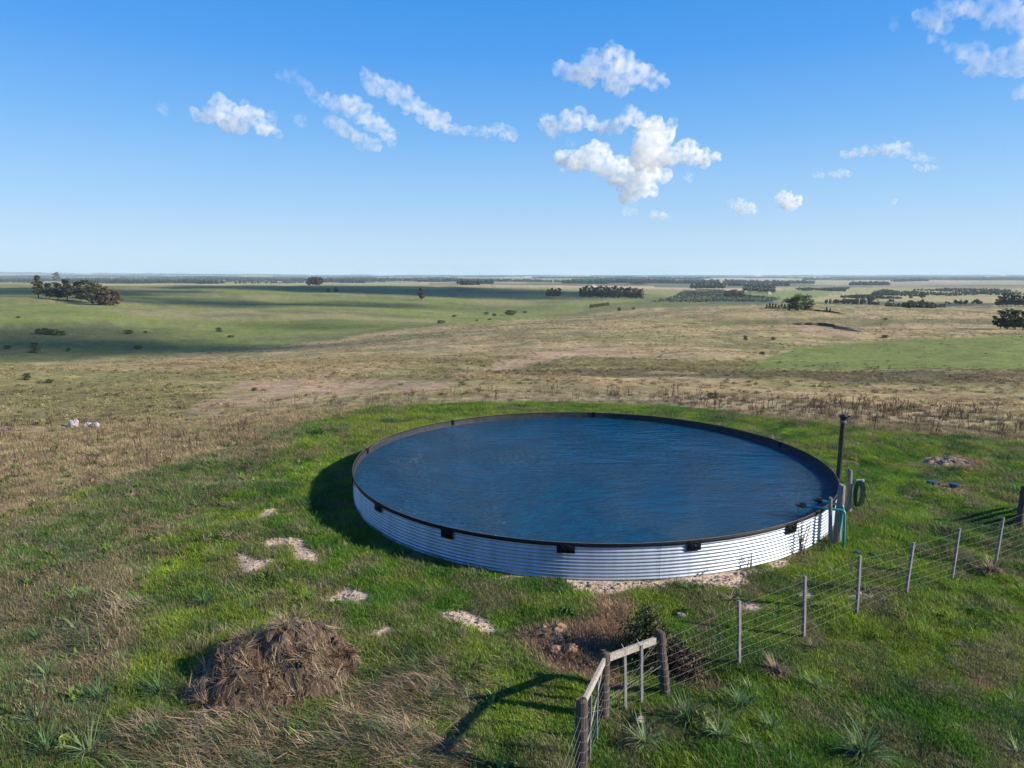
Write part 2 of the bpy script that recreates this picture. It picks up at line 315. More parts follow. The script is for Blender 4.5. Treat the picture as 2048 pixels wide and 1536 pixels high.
M_PIPE = simple('turquoise_pipe', (.03, .30, .27), (.02, .22, .21), 5, .4, spec=.5)
M_HOSE = simple('green_hose', (.008, .07, .04), (.006, .045, .03), 8, .45, spec=.5)
M_BLACKP = simple('black_plastic', (.012, .012, .014), (.03, .02, .02), 20, .5)
M_WHITEP = simple('white_fitting', (.6, .62, .6), (.45, .47, .45), 20, .5)
M_RUST = simple('rusty_pipe', (.075, .040, .022), (.022, .017, .016), 10, .8, bmp=.4, bd=.006)
M_DGPIPE = simple('dark_green_pipe', (.018, .036, .03), (.012, .02, .018), 6, .55)
M_ROCKT = simple('tan_rock', (.36, .22, .13), (.20, .12, .075), 7, .9, bmp=.8, bd=.03)
M_ROCKW = simple('white_rock', (.55, .50, .51), (.26, .23, .24), 5, .8, bmp=.8, bd=.05)
M_ROCKG = simple('grey_rock', (.22, .20, .17), (.11, .10, .085), 6, .9, bmp=.8, bd=.03)
M_SOIL = simple('dug_soil', (.14, .095, .065), (.06, .042, .03), 5, .95, bmp=1., bd=.06)
M_SPOIL = simple('pale_spoil', (.27, .20, .15), (.11, .085, .06), 4, .95, bmp=1., bd=.05)
M_TEAL = simple('blue_plastic', (.008, .055, .085), (.012, .045, .065), 4, .45, spec=.5)
M_STRAW = leaf_mat('dead_straw', False, (.225, .155, .105), .9, .15)
M_BARK = simple('bark', (.17, .135, .105), (.075, .06, .05), 3, .9, stretch=(3, 3, .5), bmp=.5, bd=.05)
# water
M_WATER, n, p, o = new_mat('tank_water')
p.inputs['Base Color'].default_value = (.0008, .058, .125, 1); p.inputs['Roughness'].default_value = .06; p.inputs['IOR'].default_value = 1.333; p.inputs['Specular IOR Level'].default_value = .62
w1 = noise_of(n, .9, 5, .6, 'Object', (.7, 2.0, 1)); w2 = noise_of(n, 5.0, 4, .62, 'Object', (1., 1.9, 1)); w3 = noise_of(n, 17, 3, .6, 'Object', (1, 1.8, 1)); gust = noise_of(n, .35, 3, .5)
add = nd(n, 'ShaderNodeMath', operation='ADD'); m1 = nd(n, 'ShaderNodeMath', operation='MULTIPLY'); n.links.new(w2, m1.inputs[0]); n.links.new(rng(n, gust, .40, .60, .20, .62), m1.inputs[1])
n.links.new(w1, add.inputs[0]); n.links.new(m1.outputs[0], add.inputs[1]); add2 = nd(n, 'ShaderNodeMath', operation='ADD'); m2 = nd(n, 'ShaderNodeMath', operation='MULTIPLY'); n.links.new(w3, m2.inputs[0]); m2.inputs[1].default_value = .022
n.links.new(add.outputs[0], add2.inputs[0]); n.links.new(m2.outputs[0], add2.inputs[1]); bump(n, p, add2.outputs[0], 1.0, .42); n.links.new(rng(n, gust, .38, .62, .04, .07), p.inputs['Roughness'])

# ------------------------------------------------------------------ mesh builder
class MB:
    def __init__(s): s.v = []; s.f = []; s.sh = []
    def add(s, vs, fs, shade=.5):
        b = len(s.v); s.v.extend([tuple(q) for q in vs]); s.f.extend([tuple(i + b for i in f) for f in fs]); s.sh.extend([shade] * len(vs))
    def box(s, c, size, rot=None, shade=.5):
        hx, hy, hz = [q / 2 for q in size]; P = [Vector((a * hx, b * hy, d * hz)) for a in (-1, 1) for b in (-1, 1) for d in (-1, 1)]
        if rot is not None: P = [rot @ q for q in P]
        s.add([q + Vector(c) for q in P], [(0, 1, 3, 2), (4, 6, 7, 5), (0, 4, 5, 1), (2, 3, 7, 6), (0, 2, 6, 4), (1, 5, 7, 3)], shade)
    def beam(s, a, b, w, h, up=(0, 0, 1)):
        a, b = Vector(a), Vector(b); d = (b - a); L = d.length; d.normalize(); u = Vector(up); x = d.cross(u).normalized(); u = x.cross(d).normalized()
        M = Matrix((x, d, u)).transposed(); s.box((a + b) / 2, (w, L, h), M)
    def tube(s, pts, rad, n=8, cap=True, shade=.5, jit=0, rnd=None):
        pts = [Vector(q) for q in pts]; m = len(pts); rad = rad if hasattr(rad, '__len__') else [rad] * m; rings = []; ref = None
        for i, q in enumerate(pts):
            d = (pts[min(i + 1, m - 1)] - pts[max(i - 1, 0)]).normalized()
            if ref is None: ref = Vector((0, 0, 1)).cross(d); ref = ref.normalized() if ref.length > 1e-3 else Vector((1, 0, 0))
            x = (ref - d * ref.dot(d)).normalized(); y = d.cross(x); ref = x
            rings.append([q + (x * math.cos(2 * math.pi * k / n) + y * math.sin(2 * math.pi * k / n)) * rad[i] * (1 + (rnd.uniform(-jit, jit) if jit else 0)) for k in range(n)])
        V = [v for r in rings for v in r]; F = []
        for i in range(m - 1):
            for k in range(n): F.append((i * n + k, i * n + (k + 1) % n, (i + 1) * n + (k + 1) % n, (i + 1) * n + k))
        if cap: F.append(tuple(range(n - 1, -1, -1))); F.append(tuple((m - 1) * n + k for k in range(n)))
        s.add(V, F, shade)
    def blade(s, base, az, L, w, lean, droop, shade, seg=3):
        """a leaf that rises, leans and droops"""
        d = Vector((math.cos(az), math.sin(az), 0)); side = Vector((-math.sin(az), math.cos(az), 0)); p_ = Vector(base); V = []; a = lean
        for i in range(seg + 1):
            t = i / seg; ww = w * (1 - t ** 1.6) * .5
            if i < seg: V += [p_ + side * ww, p_ - side * ww]
            else: V += [p_.copy()]
            p_ = p_ + (d * math.sin(a) + Vector((0, 0, 1)) * math.cos(a)) * (L / seg); a += droop / seg
        F = [(2 * i, 2 * i + 1, 2 * i + 3, 2 * i + 2) for i in range(seg - 1)] + [(2 * seg - 2, 2 * seg - 1, 2 * seg)]
        s.add(V, F, shade)
    def mesh(s, name, mat, smooth=False):
        me = bpy.data.meshes.new(name); me.from_pydata([tuple(q) for q in s.v], [], s.f); me.materials.append(mat)
        a = me.attributes.new('shade', 'FLOAT', 'POINT'); a.data.foreach_set('value', np.array(s.sh, dtype=np.float32))
        if smooth: me.polygons.foreach_set('use_smooth', [True] * len(me.polygons))
        me.update(); return me
    def obj(s, name, mat, parent=None, smooth=False, loc=None):
        return link(bpy.data.objects.new(name, s.mesh(name, mat, smooth)), parent, loc)
def link(o, parent=None, loc=None):
    COL.objects.link(o)
    if parent is not None: o.parent = parent
    if loc is not None: o.location = loc
    return o
def tag(o, label=None, cat=None, group=None, kind=None):
    if label: o['label'] = label
    if cat: o['category'] = cat
    if group: o['group'] = group
    if kind: o['kind'] = kind
    return o
def empty(name, loc, rz=0):
    e = bpy.data.objects.new(name, None); COL.objects.link(e); e.location = loc; e.rotation_euler.z = rz; e.empty_display_size = .2; return e
def lump(rad, seed, amp=.22, sub=3, freq=1.6, flat=None):
    """an uneven boulder or clod"""
    import bmesh
    bm = bmesh.new(); bmesh.ops.create_icosphere(bm, subdivisions=sub, radius=1); rnd = random.Random(seed); off = rnd.uniform(0, 90)
    from mathutils import noise as mn
    for v in bm.verts:
        q = v.co.normalized(); h = 1 + amp * 2 * (mn.fractal(q * freq + Vector((off, off * .3, 0)), 1, 2, 4)); v.co = Vector((q.x * rad[0] * h, q.y * rad[1] * h, q.z * rad[2] * h))
        if flat is not None and v.co.z < flat: v.co.z = flat
    return bm
def lump_obj(name, mat, rad, seed, loc, parent=None, **k):
    bm = lump(rad, seed, **k); me = bpy.data.meshes.new(name); bm.to_mesh(me); bm.free(); me.materials.append(mat); return link(bpy.data.objects.new(name, me), parent, loc)

# ------------------------------------------------------------------ terrain mesh
AZL = R_(41)
az = np.concatenate([np.linspace(-math.pi, -AZL, 46)[:-1], np.linspace(-AZL, AZL, 620), np.linspace(AZL, math.pi, 46)[1:-1]])
s_ = np.linspace(0, 1, 640)
inv = 1 / 8.5 * (1 - s_) ** 1.25 + 1 / 45000.
rr = 1 / inv
rr = np.concatenate([[.5, 3, 6], rr]); na, nr = len(az), len(rr)
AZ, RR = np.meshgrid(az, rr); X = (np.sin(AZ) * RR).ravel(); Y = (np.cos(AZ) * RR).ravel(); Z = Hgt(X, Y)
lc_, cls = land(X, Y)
Zm = Z - .025 * (np.hypot(X - TX, Y - TY) < TR - .1)
V = np.stack([X, Y, Zm], 1).astype(np.float32)
I, J = np.meshgrid(np.arange(nr - 1), np.arange(na), indexing='ij'); J2 = (J + 1) % na
F = np.stack([I * na + J, (I + 1) * na + J, (I + 1) * na + J2, I * na + J2], -1).reshape(-1, 4)[:, ::-1]
me = bpy.data.meshes.new('terrain'); me.vertices.add(len(V)); me.vertices.foreach_set('co', V.ravel()); me.loops.add(F.size); me.loops.foreach_set('vertex_index', F.ravel().astype(np.int32))
me.polygons.add(len(F)); me.polygons.foreach_set('loop_start', np.arange(0, F.size, 4, dtype=np.int32)); me.polygons.foreach_set('use_smooth', np.ones(len(F), bool)); me.update(calc_edges=True)
a = me.color_attributes.new('land', 'FLOAT_COLOR', 'POINT'); a.data.foreach_set('color', np.concatenate([lc_, np.ones((len(V), 1))], 1).astype(np.float32).ravel())
me.materials.append(MG); terrain = link(bpy.data.objects.new('ground', me)); tag(terrain, 'rolling grassland of green pasture, brown tussock slopes and distant fields', kind='structure')
print('terrain', time.time() - T0, len(V))

# ------------------------------------------------------------------ clump prototypes (kept out of the scene, used by the mass vegetation)
def proto(name, me):
    return bpy.data.objects.new(name, me)
def clump(seed, nb, rad, h0, h1, w, lean=.35, droop=.6, mat=None, seg=2):
    rnd = random.Random(seed); b = MB()
    for i in range(nb):
        r = rad * math.sqrt(rnd.random()); a = rnd.uniform(0, 6.283); b.blade((r * math.cos(a), r * math.sin(a), -.01), rnd.uniform(0, 6.283), rnd.uniform(h0, h1), w * rnd.uniform(.7, 1.3), rnd.uniform(0, lean), rnd.uniform(0, droop), rnd.random(), seg)
    return b.mesh('clump', mat or M_BLADE)
def rosette(seed, nb, L0, L1, w, lean0=.2, lean1=1.3, droop=1.1, seg=4, mat=None):
    rnd = random.Random(seed); b = MB()
    for i in range(nb):
        b.blade((rnd.uniform(-.04, .04), rnd.uniform(-.04, .04), 0), rnd.uniform(0, 6.283), rnd.uniform(L0, L1), w * rnd.uniform(.7, 1.2), rnd.uniform(lean0, lean1), rnd.uniform(.2, droop), rnd.random(), seg)
    return b.mesh('rosette', mat or M_BLADE)
def lying(seed, nb, L, w, mat=None):
    rnd = random.Random(seed); b = MB()
    for i in range(nb):
        a = rnd.gauss(0, .55); b.blade((rnd.gauss(0, .22), rnd.gauss(0, .16), rnd.uniform(0, .05)), a, rnd.uniform(.4, 1) * L, w * rnd.uniform(.6, 1.3), rnd.uniform(.8, 1.5), rnd.uniform(-.1, .6), rnd.random(), 3)
    return b.mesh('lying', mat or M_BLADE)
def stalks(seed, ns, h0, h1):
    rnd = random.Random(seed); b = MB()
    for i in range(ns):
        x, y = rnd.gauss(0, .14), rnd.gauss(0, .14); h = rnd.uniform(h0, h1); lx, ly = rnd.gauss(0, .10), rnd.gauss(0, .10); top = (x + lx, y + ly, h)
        b.tube([(x, y, 0), (x + lx * .5, y + ly * .5, h * .55), top], [.009, .007, .005], 3, False, .2)
        for k in range(7):
            t = rnd.uniform(.55, 1.03); q = (x + lx * t, y + ly * t, h * t); b.blade(q, rnd.uniform(0, 6.28), rnd.uniform(.05, .13), .035, rnd.uniform(.2, 1.2), .3, rnd.uniform(0, .5), 1 + 1)
    return b.mesh('stalks', M_BLADE)
def broad(seed):
    rnd = random.Random(seed); b = MB()
    for i in range(26): b.blade((rnd.gauss(0, .1), rnd.gauss(0, .1), rnd.uniform(0, .1)), rnd.uniform(0, 6.28), rnd.uniform(.08, .2), .07, rnd.uniform(.3, 1.3), .6, rnd.random(), 2)
    return b.mesh('broad', M_BLADE)
def bushlet(seed, nq, rad, q):
    rnd = random.Random(seed); b = MB()
    for i in range(nq):
        a = rnd.uniform(0, 6.283); u = rnd.random() ** .5; ph = rnd.uniform(.0, 1.5); d = Vector((math.cos(a) * math.cos(ph), math.sin(a) * math.cos(ph), math.sin(ph))); c = Vector((d.x * rad[0], d.y * rad[0], d.z * rad[1])) * rnd.uniform(.6, 1.08)
        nn = (d + Vector((rnd.gauss(0, .5), rnd.gauss(0, .5), rnd.gauss(0, .5)))).normalized(); x = nn.orthogonal().normalized(); y = nn.cross(x); s = q * rnd.uniform(.6, 1.4)
        b.add([c + x * s, c + y * s * .8, c - x * s, c - y * s * .8], [(0, 1, 2, 3)], rnd.random())
    return b.mesh('bushlet', M_BLADE)
def scatter(name, pts, rot, scl, idx, tint, protos, label, cat):
    """one object of mass vegetation; its clumps are drawn by geometry nodes"""
    pts = np.asarray(pts, np.float32); N_ = len(pts)
    me = bpy.data.meshes.new(name); me.vertices.add(N_); me.vertices.foreach_set('co', pts.ravel())
    def at_(nm, ty, val, key='value'): me.attributes.new(nm, ty, 'POINT').data.foreach_set(key, val)
    at_('rot', 'FLOAT_VECTOR', np.asarray(rot, np.float32).ravel(), 'vector'); at_('scl', 'FLOAT', np.asarray(scl, np.float32)); at_('idx', 'INT', np.asarray(idx, np.int32))
    at_('tint', 'FLOAT_COLOR', np.concatenate([tint, np.ones((N_, 1))], 1).astype(np.float32).ravel(), 'color')
    ob = link(bpy.data.objects.new(name, me)); c = bpy.data.collections.new(name + '_kinds')
    for i, pm in enumerate(protos): c.objects.link(bpy.data.objects.new(f'{name}_kind_{i:02d}', pm))
    g = bpy.data.node_groups.new(name, 'GeometryNodeTree'); g.interface.new_socket('Geometry', in_out='INPUT', socket_type='NodeSocketGeometry'); g.interface.new_socket('Geometry', in_out='OUTPUT', socket_type='NodeSocketGeometry')
    gi = g.nodes.new('NodeGroupInput'); go = g.nodes.new('NodeGroupOutput'); ip = g.nodes.new('GeometryNodeInstanceOnPoints'); ci = g.nodes.new('GeometryNodeCollectionInfo')
    ci.inputs['Collection'].default_value = c; ci.inputs['Separate Children'].default_value = True; ci.inputs['Reset Children'].default_value = True
    def na_(nm, ty):
        q = g.nodes.new('GeometryNodeInputNamedAttribute'); q.data_type = ty; q.inputs[0].default_value = nm; return q.outputs[0]
    L = g.links.new; L(gi.outputs[0], ip.inputs['Points']); L(ci.outputs[0], ip.inputs['Instance']); ip.inputs['Pick Instance'].default_value = True
    L(na_('idx', 'INT'), ip.inputs['Instance Index']); L(na_('rot', 'FLOAT_VECTOR'), ip.inputs['Rotation']); L(na_('scl', 'FLOAT'), ip.inputs['Scale']); L(ip.outputs[0], go.inputs[0])
    ob.modifiers.new('clumps', 'NODES').node_group = g; tag(ob, label, cat, kind='stuff'); return ob
RG = np.random.default_rng(7)
def sector(n, r0, r1, amax=R_(39.5)):
    r = np.sqrt(RG.uniform(r0 * r0, r1 * r1, n)); a = RG.uniform(-amax, amax, n); return r * np.sin(a), r * np.cos(a)
def clear_of_tank(x, y, m=.06): return np.hypot(x - TX, y - TY) > TR + m
def rotz(n, tilt=0.1): return np.stack([RG.normal(0, tilt, n), RG.normal(0, tilt, n), RG.uniform(0, 6.283, n)], 1)

# ------------------------------------------------------------------ near grass
GP = [clump(1, 75, .19, .025, .075, .009, .7, .8), clump(2, 75, .20, .03, .085, .009, .8, .9), clump(3, 60, .18, .06, .15, .010, .9, 1.2), clump(4, 55, .18, .08, .21, .010, 1.1, 1.3)]
x1, y1 = sector(52000, 9.3, 17); x2, y2 = sector(52000, 17, 27); x3, y3 = sector(52000, 27, 42)
x = np.concatenate([x1, x2, x3]); y = np.concatenate([y1, y2, y3]); r = np.hypot(x, y)
cc, k = land(x, y); dens = 1 - 2.4 * k['sand'] - .80 * k['soil'] - .45 * k['thatch']; dens *= np.where(k['weed'] > .5, .55, 1)
ok = (RG.random(len(x)) < dens) & clear_of_tank(x, y) & ((k['lawn'] + k['weed'] + k['mixd']) > .3)
x, y, r, cc = x[ok], y[ok], r[ok], cc[ok]; k = {a_: b_[ok] for a_, b_ in k.items()}
tall = sstep(.42, .62, fbm(x * .6, y * .6, 101, 4)) * (.35 + .65 * k['mixd']) + .5 * (x < -2) * (fbm(x * .9, y * .9, 102) > .5)
idx = np.where(RG.random(len(x)) < tall, RG.integers(2, 4, len(x)), RG.integers(0, 2, len(x)))
scl = RG.uniform(.65, 1.15, len(x)) * (1 + r * .012) * (.8 + .5 * fbm(x * 1.2, y * 1.2, 103)); scl = np.where((x > 5) & (idx < 2), scl * .85, scl)
tint = cc * RG.uniform(.75, 1.45, (len(x), 1)) * np.where(k['lawn'] > .5, 1.46, 1.30)[:, None]; dry = RG.random(len(x)) < (.06 + .20 * k['mixd'] + .55 * k['weed'] + .4 * k['thatch'])
tint = np.where(dry[:, None], np.array([[.35, .28, .16]]) * RG.uniform(.6, 1.25, (len(x), 1)), tint)
hol = RG.random(len(x)) < .5; tint = np.where((hol & (k['sand'] > .4))[:, None], np.array([[.2, .17, .09]]), tint)
scatter('grass', np.stack([x, y, Hgt(x, y)], 1), rotz(len(x), .12), scl, idx, tint, GP, 'green and dry grass sward covering the knoll around the tank', 'grass')
print('grass', time.time() - T0, len(x))

# tufts of longer leaves, broad leaved weeds, litter
TP = [rosette(11, 40, .15, .36, .020), rosette(12, 36, .18, .44, .024, .5, 1.4), broad(13), lying(14, 34, .42, .013), lying(15, 30, .36, .012), clump(16, 60, .12, .12, .32, .010, .9, 1.1)]
x, y = sector(9000, 9.3, 38); r = np.hypot(x, y); cc, k = land(x, y); left = sstep(1.5, -3.5, x) * sstep(32, 20, y)
pr = .06 + .80 * left + .5 * k['mixd'] + .75 * k['thatch']; pr *= 1 - np.clip(2 * k['sand'], 0, 1); pr = np.where(x > 4, .05, pr)
ok = (RG.random(len(x)) < pr * (.25 + 1.3 * sstep(.4, .65, fbm(x * .5, y * .5, 111)))) & clear_of_tank(x, y, .4); x, y, cc = x[ok], y[ok], cc[ok]; k = {a_: b_[ok] for a_, b_ in k.items()}; n_ = len(x)
u = RG.random(n_); idx = np.select([u < .22, u < .42, u < .50, u < .64, u < .74], [0, 1, 2, 3, 4], 5)
dead = (RG.random(n_) < .28 + .6 * k['thatch']) | ((idx == 3) | (idx == 4)); gcol = np.array([[.11, .175, .060]]) * RG.uniform(.65, 1.35, (n_, 1)); dcol = np.array([[.38, .30, .19]]) * RG.uniform(.55, 1.15, (n_, 1))
tint = np.where(dead[:, None], dcol, gcol); tint = np.where((idx == 2)[:, None], np.array([[.12, .21, .03]]) * RG.uniform(.7, 1.2, (n_, 1)), tint)
rot = rotz(n_, .15); rot[:, 2] = np.where((idx == 3) | (idx == 4), RG.normal(-2.4, .8, n_), rot[:, 2])
scatter('weeds', np.stack([x, y, Hgt(x, y) + .01], 1), rot, RG.uniform(.6, 1.15, n_), idx, tint, TP, 'strap leaved tufts and dry litter among the foreground grass', 'weeds')
# gravel on the bare patches
PB = []
for i in range(3):
    bm_ = lump((.5, .42, .3), 800 + i, .25, 1); pm = bpy.data.meshes.new('pebble'); bm_.to_mesh(pm); bm_.free(); pm.materials.append(M_BLADE); pm.attributes.new('shade', 'FLOAT', 'POINT').data.foreach_set('value', [.5] * len(pm.vertices)); PB.append(pm)
x, y = sector(150000, 10, 30); near_ = np.zeros(len(x), bool)
for p_ in SAND + SOIL: near_ |= (x > p_[:, 0].min() - .4) & (x < p_[:, 0].max() + .4) & (y > p_[:, 1].min() - .4) & (y < p_[:, 1].max() + .4)
x, y = x[near_], y[near_]; _, k = land(x, y); ok = (RG.random(len(x)) < np.clip(k['sand'] * .45 + k['soil'] * .18, 0, 1)) & clear_of_tank(x, y); x, y = x[ok], y[ok]; sd = k['sand'][ok] > .3; n_ = len(x)
tint = np.where(sd[:, None], np.array([[.46, .36, .28]]), np.array([[.22, .145, .10]])) * RG.uniform(.7, 1.2, (n_, 1))
scatter('gravel', np.stack([x, y, Hgt(x, y)], 1), rotz(n_, .4), RG.gamma(2.0, .022, n_) + .02, RG.integers(0, 3, n_), tint, PB, 'loose gravel and clods on the bare patches around the tank', 'gravel')
# thatch of pulled leaves left of the gate
TT = [lying(17, 60, .46, .012), lying(18, 60, .40, .011), lying(19, 50, .52, .013)]
lo, hi = THATCH.min(0), THATCH.max(0); x = RG.uniform(lo[0] - .5, hi[0] + .5, 1500); y = RG.uniform(lo[1] - .5, hi[1] + .5, 1500); _, k = land(x, y); ok = RG.random(1500) < k['thatch'] * .42; x, y = x[ok], y[ok]
lo = [_q([(70, 1310), (240, 1180), (300, 1215), (150, 1350)]), _q([(230, 1470), (420, 1430), (760, 1470), (700, 1560), (230, 1560)])]
for p_, m_ in zip(lo, (60, 150)):
    a_, b_ = p_.min(0), p_.max(0); xx = RG.uniform(a_[0], b_[0], m_ * 3); yy = RG.uniform(a_[1], b_[1], m_ * 3); o_ = inside(p_, xx, yy); x = np.concatenate([x, xx[o_][:m_]]); y = np.concatenate([y, yy[o_][:m_]])
n_ = len(x); rot = rotz(n_, .15); rot[:, 2] = RG.normal(-2.5, .6, n_); pale = RG.random(n_) < .42
tint = np.where(pale[:, None], np.array([[.14, .18, .08]]), np.array([[.36, .28, .18]])) * RG.uniform(.5, 1.25, (n_, 1))
scatter('fallen_leaves', np.stack([x, y, Hgt(x, y) + .02], 1), rot, RG.uniform(.7, 1.2, n_), RG.integers(0, 3, n_), tint, TT, 'flattened straw coloured leaves lying left of the wooden gate posts', 'straw')
# dry weed stalks in the belt behind the tank
SP = [stalks(21, 6, .35, .8), stalks(22, 8, .3, .65), stalks(23, 5, .5, .95), clump(24, 60, .2, .10, .32, .012, .8, .9), clump(25, 50, .24, .08, .26, .014, 1., 1.)]
x, y = sector(26000, 12, 85); cc, k = land(x, y); r = np.hypot(x, y)
right = sstep(4, 14, x); pr = k['weed'] * (.30 + .4 * sstep(.4, .6, fbm(x * .3, y * .5, 121))) * (1 + .9 * right) + .10 * k['mixd'] * sstep(.5, .6, fbm(x * .35, y * .35, 122))
ok = (RG.random(len(x)) < pr) & clear_of_tank(x, y, 1.5); x, y, cc, right = x[ok], y[ok], cc[ok], right[ok]; n_ = len(x); u = RG.random(n_) * (1 - .45 * right) 
idx = np.select([u < .035, u < .07, u < .09, u < .55], [0, 1, 2, 3], 4); tint = np.where((idx < 3)[:, None], np.array([[.17, .105, .075]]), np.array([[.38, .30, .18]])) * RG.uniform(.6, 1.3, (n_, 1)); tint = tint * (1 - .42 * (right * sstep(30, 34, y))[:, None] * np.array([[.9, 1., 1.]]))
grn = (RG.random(n_) < .16) & (idx > 2); tint = np.where(grn[:, None], np.array([[.075, .095, .04]]), tint)
scatter('dry_weeds', np.stack([x, y, Hgt(x, y)], 1), rotz(n_, .1), RG.uniform(.65, 1.05, n_), idx, tint, SP, 'belt of dead brown weed stalks along the edge of the knoll', 'dry weeds')
# tussock slopes
HP = [bushlet(31, 70, (.30, .20), .05), clump(32, 100, .36, .10, .28, .015, 1.1, 1.0), clump(33, 100, .34, .12, .32, .015, 1.0, .9), clump(34, 90, .42, .10, .24, .016, 1.2, .9), clump(35, 90, .46, .05, .16, .014, 1.3, 1.)]
xa, ya = sector(60000, 42, 110, R_(41)); xb, yb = sector(34000, 110, 240, R_(41)); xc, yc = sector(26000, 240, 430, R_(41))
x = np.concatenate([xa, xb, xc]); y = np.concatenate([ya, yb, yc]); r = np.hypot(x, y); cc, k = land(x, y); rf = cover(RFIELD, x, y, .01, 1, 9); ps = sum(cover(p_, x, y, .02, 1, 6 + i) for i, p_ in enumerate(PINK))
pr = k['hill'] * (.22 + .62 * sstep(.38, .62, fbm(x * .07, y * .12, 131, 4))) * (1 - .93 * rf) * (1 - .8 * np.clip(ps, 0, 1)) * (1 - k['weed']) * (1 - k['lawn'])
ok = RG.random(len(x)) < pr; x, y, cc, r = x[ok], y[ok], cc[ok], r[ok]; n_ = len(x); u = RG.random(n_); idx = RG.integers(0, 5, n_)
base = np.select([(u < .42)[:, None], (u < .72)[:, None], (u < .88)[:, None]], [np.array([[.42, .33, .18]]), np.array([[.33, .27, .135]]), np.array([[.21, .185, .09]])], np.array([[.52, .43, .26]]))
scatter('tussocks', np.stack([x, y, Hgt(x, y) - .03], 1), rotz(n_, .1), RG.uniform(.3, .95, n_) * (1 + .0022 * r) * np.where(u > .88, .8, 1), idx, (.70 * cc * 1.18 + .30 * base) * RG.uniform(.55, 1.3, (n_, 1)), HP, 'tussock grass hummocks dotting the brown slope beyond the tank', 'tussocks')
print('scatter', time.time() - T0)

# ------------------------------------------------------------------ the water tank
tank = empty('water_tank', (TX, TY, 0)); tag(tank, 'wide round corrugated steel water tank with black liner rim, full of blue water', 'water tank')
def rim_r(ph): return TR * (1 + .0024 * math.cos(2 * ph) - .0027 * math.sin(2 * ph) + .0033 * math.cos(3 * ph) - .0011 * math.sin(3 * ph) - .0029 * math.cos(4 * ph) - .0044 * math.sin(4 * ph))
def pxang(px, py, z=TH):
    d = ray(px, py); t = (z - CAMZ) / d[2]; return math.atan2(d[1] * t - TY, d[0] * t - TX)
flaps = [pxang(750, 1008), pxang(895, 1056), pxang(1132, 1087), pxang(1389, 1083), pxang(1582, 1046)]
step_ = (flaps[3] - flaps[1]) / 2
flaps_all = sorted([a_ % (2 * math.pi) for a_ in flaps] + [pxang(1664, 1002) % (2 * math.pi), pxang(706, 955) % (2 * math.pi)])
seams = sorted([(flaps[2] + i * 2 * math.pi / 22) % (2 * math.pi) for i in range(22)])
NW = 11
for i in range(22):
    a0 = flaps[2] + i * 2 * math.pi / 22; a1 = a0 + 2 * math.pi / 22 + .004; b = MB(); nu = 12; nv = NW * 8 + 1; off = .006 * (i % 2)
    for iu in range(nu + 1):
        a_ = a0 + (a1 - a0) * iu / nu; R0 = rim_r(a_)
        for iv in range(nv):
            zz = -.03 + (TH + .025) * iv / (nv - 1); rr_ = R0 + off + .0145 * math.cos(2 * math.pi * NW * iv / (nv - 1)); b.v.append((rr_ * math.cos(a_), rr_ * math.sin(a_), zz)); b.sh.append(.5)
    for iu in range(nu):
        for iv in range(nv - 1): b.f.append((iu * nv + iv, (iu + 1) * nv + iv, (iu + 1) * nv + iv + 1, iu * nv + iv + 1))
    sheet = b.obj('wall_sheet', M_GALV, tank, True)
    # bolts down the seam
    for q in range(7):
        bb = MB(); zz = TH * (.06 + .14 * q); aa = a0 + .0035; R0 = rim_r(aa) + .022; bb.box((R0 * math.cos(aa), R0 * math.sin(aa), zz), (.022, .022, .022), Matrix.Rotation(aa, 3, 'Z'))
    bb.obj('bolt_row', M_GALV, sheet)['kind'] = 'stuff'
def ring(prof, name, mat, n=360, wob=None, smooth=True):
    """sweep a profile of (radial offset, z) round the rim"""
    b = MB(); m_ = len(prof)
    for i in range(n):
        a_ = 2 * math.pi * i / n; R0 = rim_r(a_)
        for j, (dr, zz) in enumerate(prof):
            w1_, w2_ = wob(a_, j) if wob else (0, 0); q = R0 + dr + w1_; b.v.append((q * math.cos(a_), q * math.sin(a_), zz + w2_)); b.sh.append(.5)
    for i in range(n):
        for j in range(m_ - 1): b.f.append((i * m_ + j, ((i + 1) % n) * m_ + j, ((i + 1) % n) * m_ + j + 1, i * m_ + j + 1))
    return b.obj(name, mat, tank, smooth)
def wob_in(a_, j):
    from mathutils import noise as mn
    v = mn.noise(Vector((math.cos(a_) * 9, math.sin(a_) * 9, j * .8))); return (.022 * v * (j > 0), 0)
def wob_out(a_, j):
    from mathutils import noise as mn
    v = mn.noise(Vector((math.cos(a_) * 6, math.sin(a_) * 6, 3))); return (.006 * v, (.022 * v) if j == 4 else .004 * v)
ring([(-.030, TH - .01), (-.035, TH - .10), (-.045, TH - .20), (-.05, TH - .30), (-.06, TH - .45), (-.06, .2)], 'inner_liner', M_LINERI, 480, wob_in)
ring([(-.028, TH - .005), (-.02, TH + .018), (.010, TH + .022), (.036, TH + .006), (.040, TH - .062)], 'liner_fold', M_LINER, 480, wob_out)
cordp = [((rim_r(t_) + .012) * math.cos(t_), (rim_r(t_) + .012) * math.sin(t_), TH + .030 + .002 * math.sin(9 * t_)) for t_ in np.linspace(0, 2 * math.pi, 300)]
b = MB(); b.tube(cordp, .007, 5, False); b.obj('rim_cord', M_ROPE, tank)
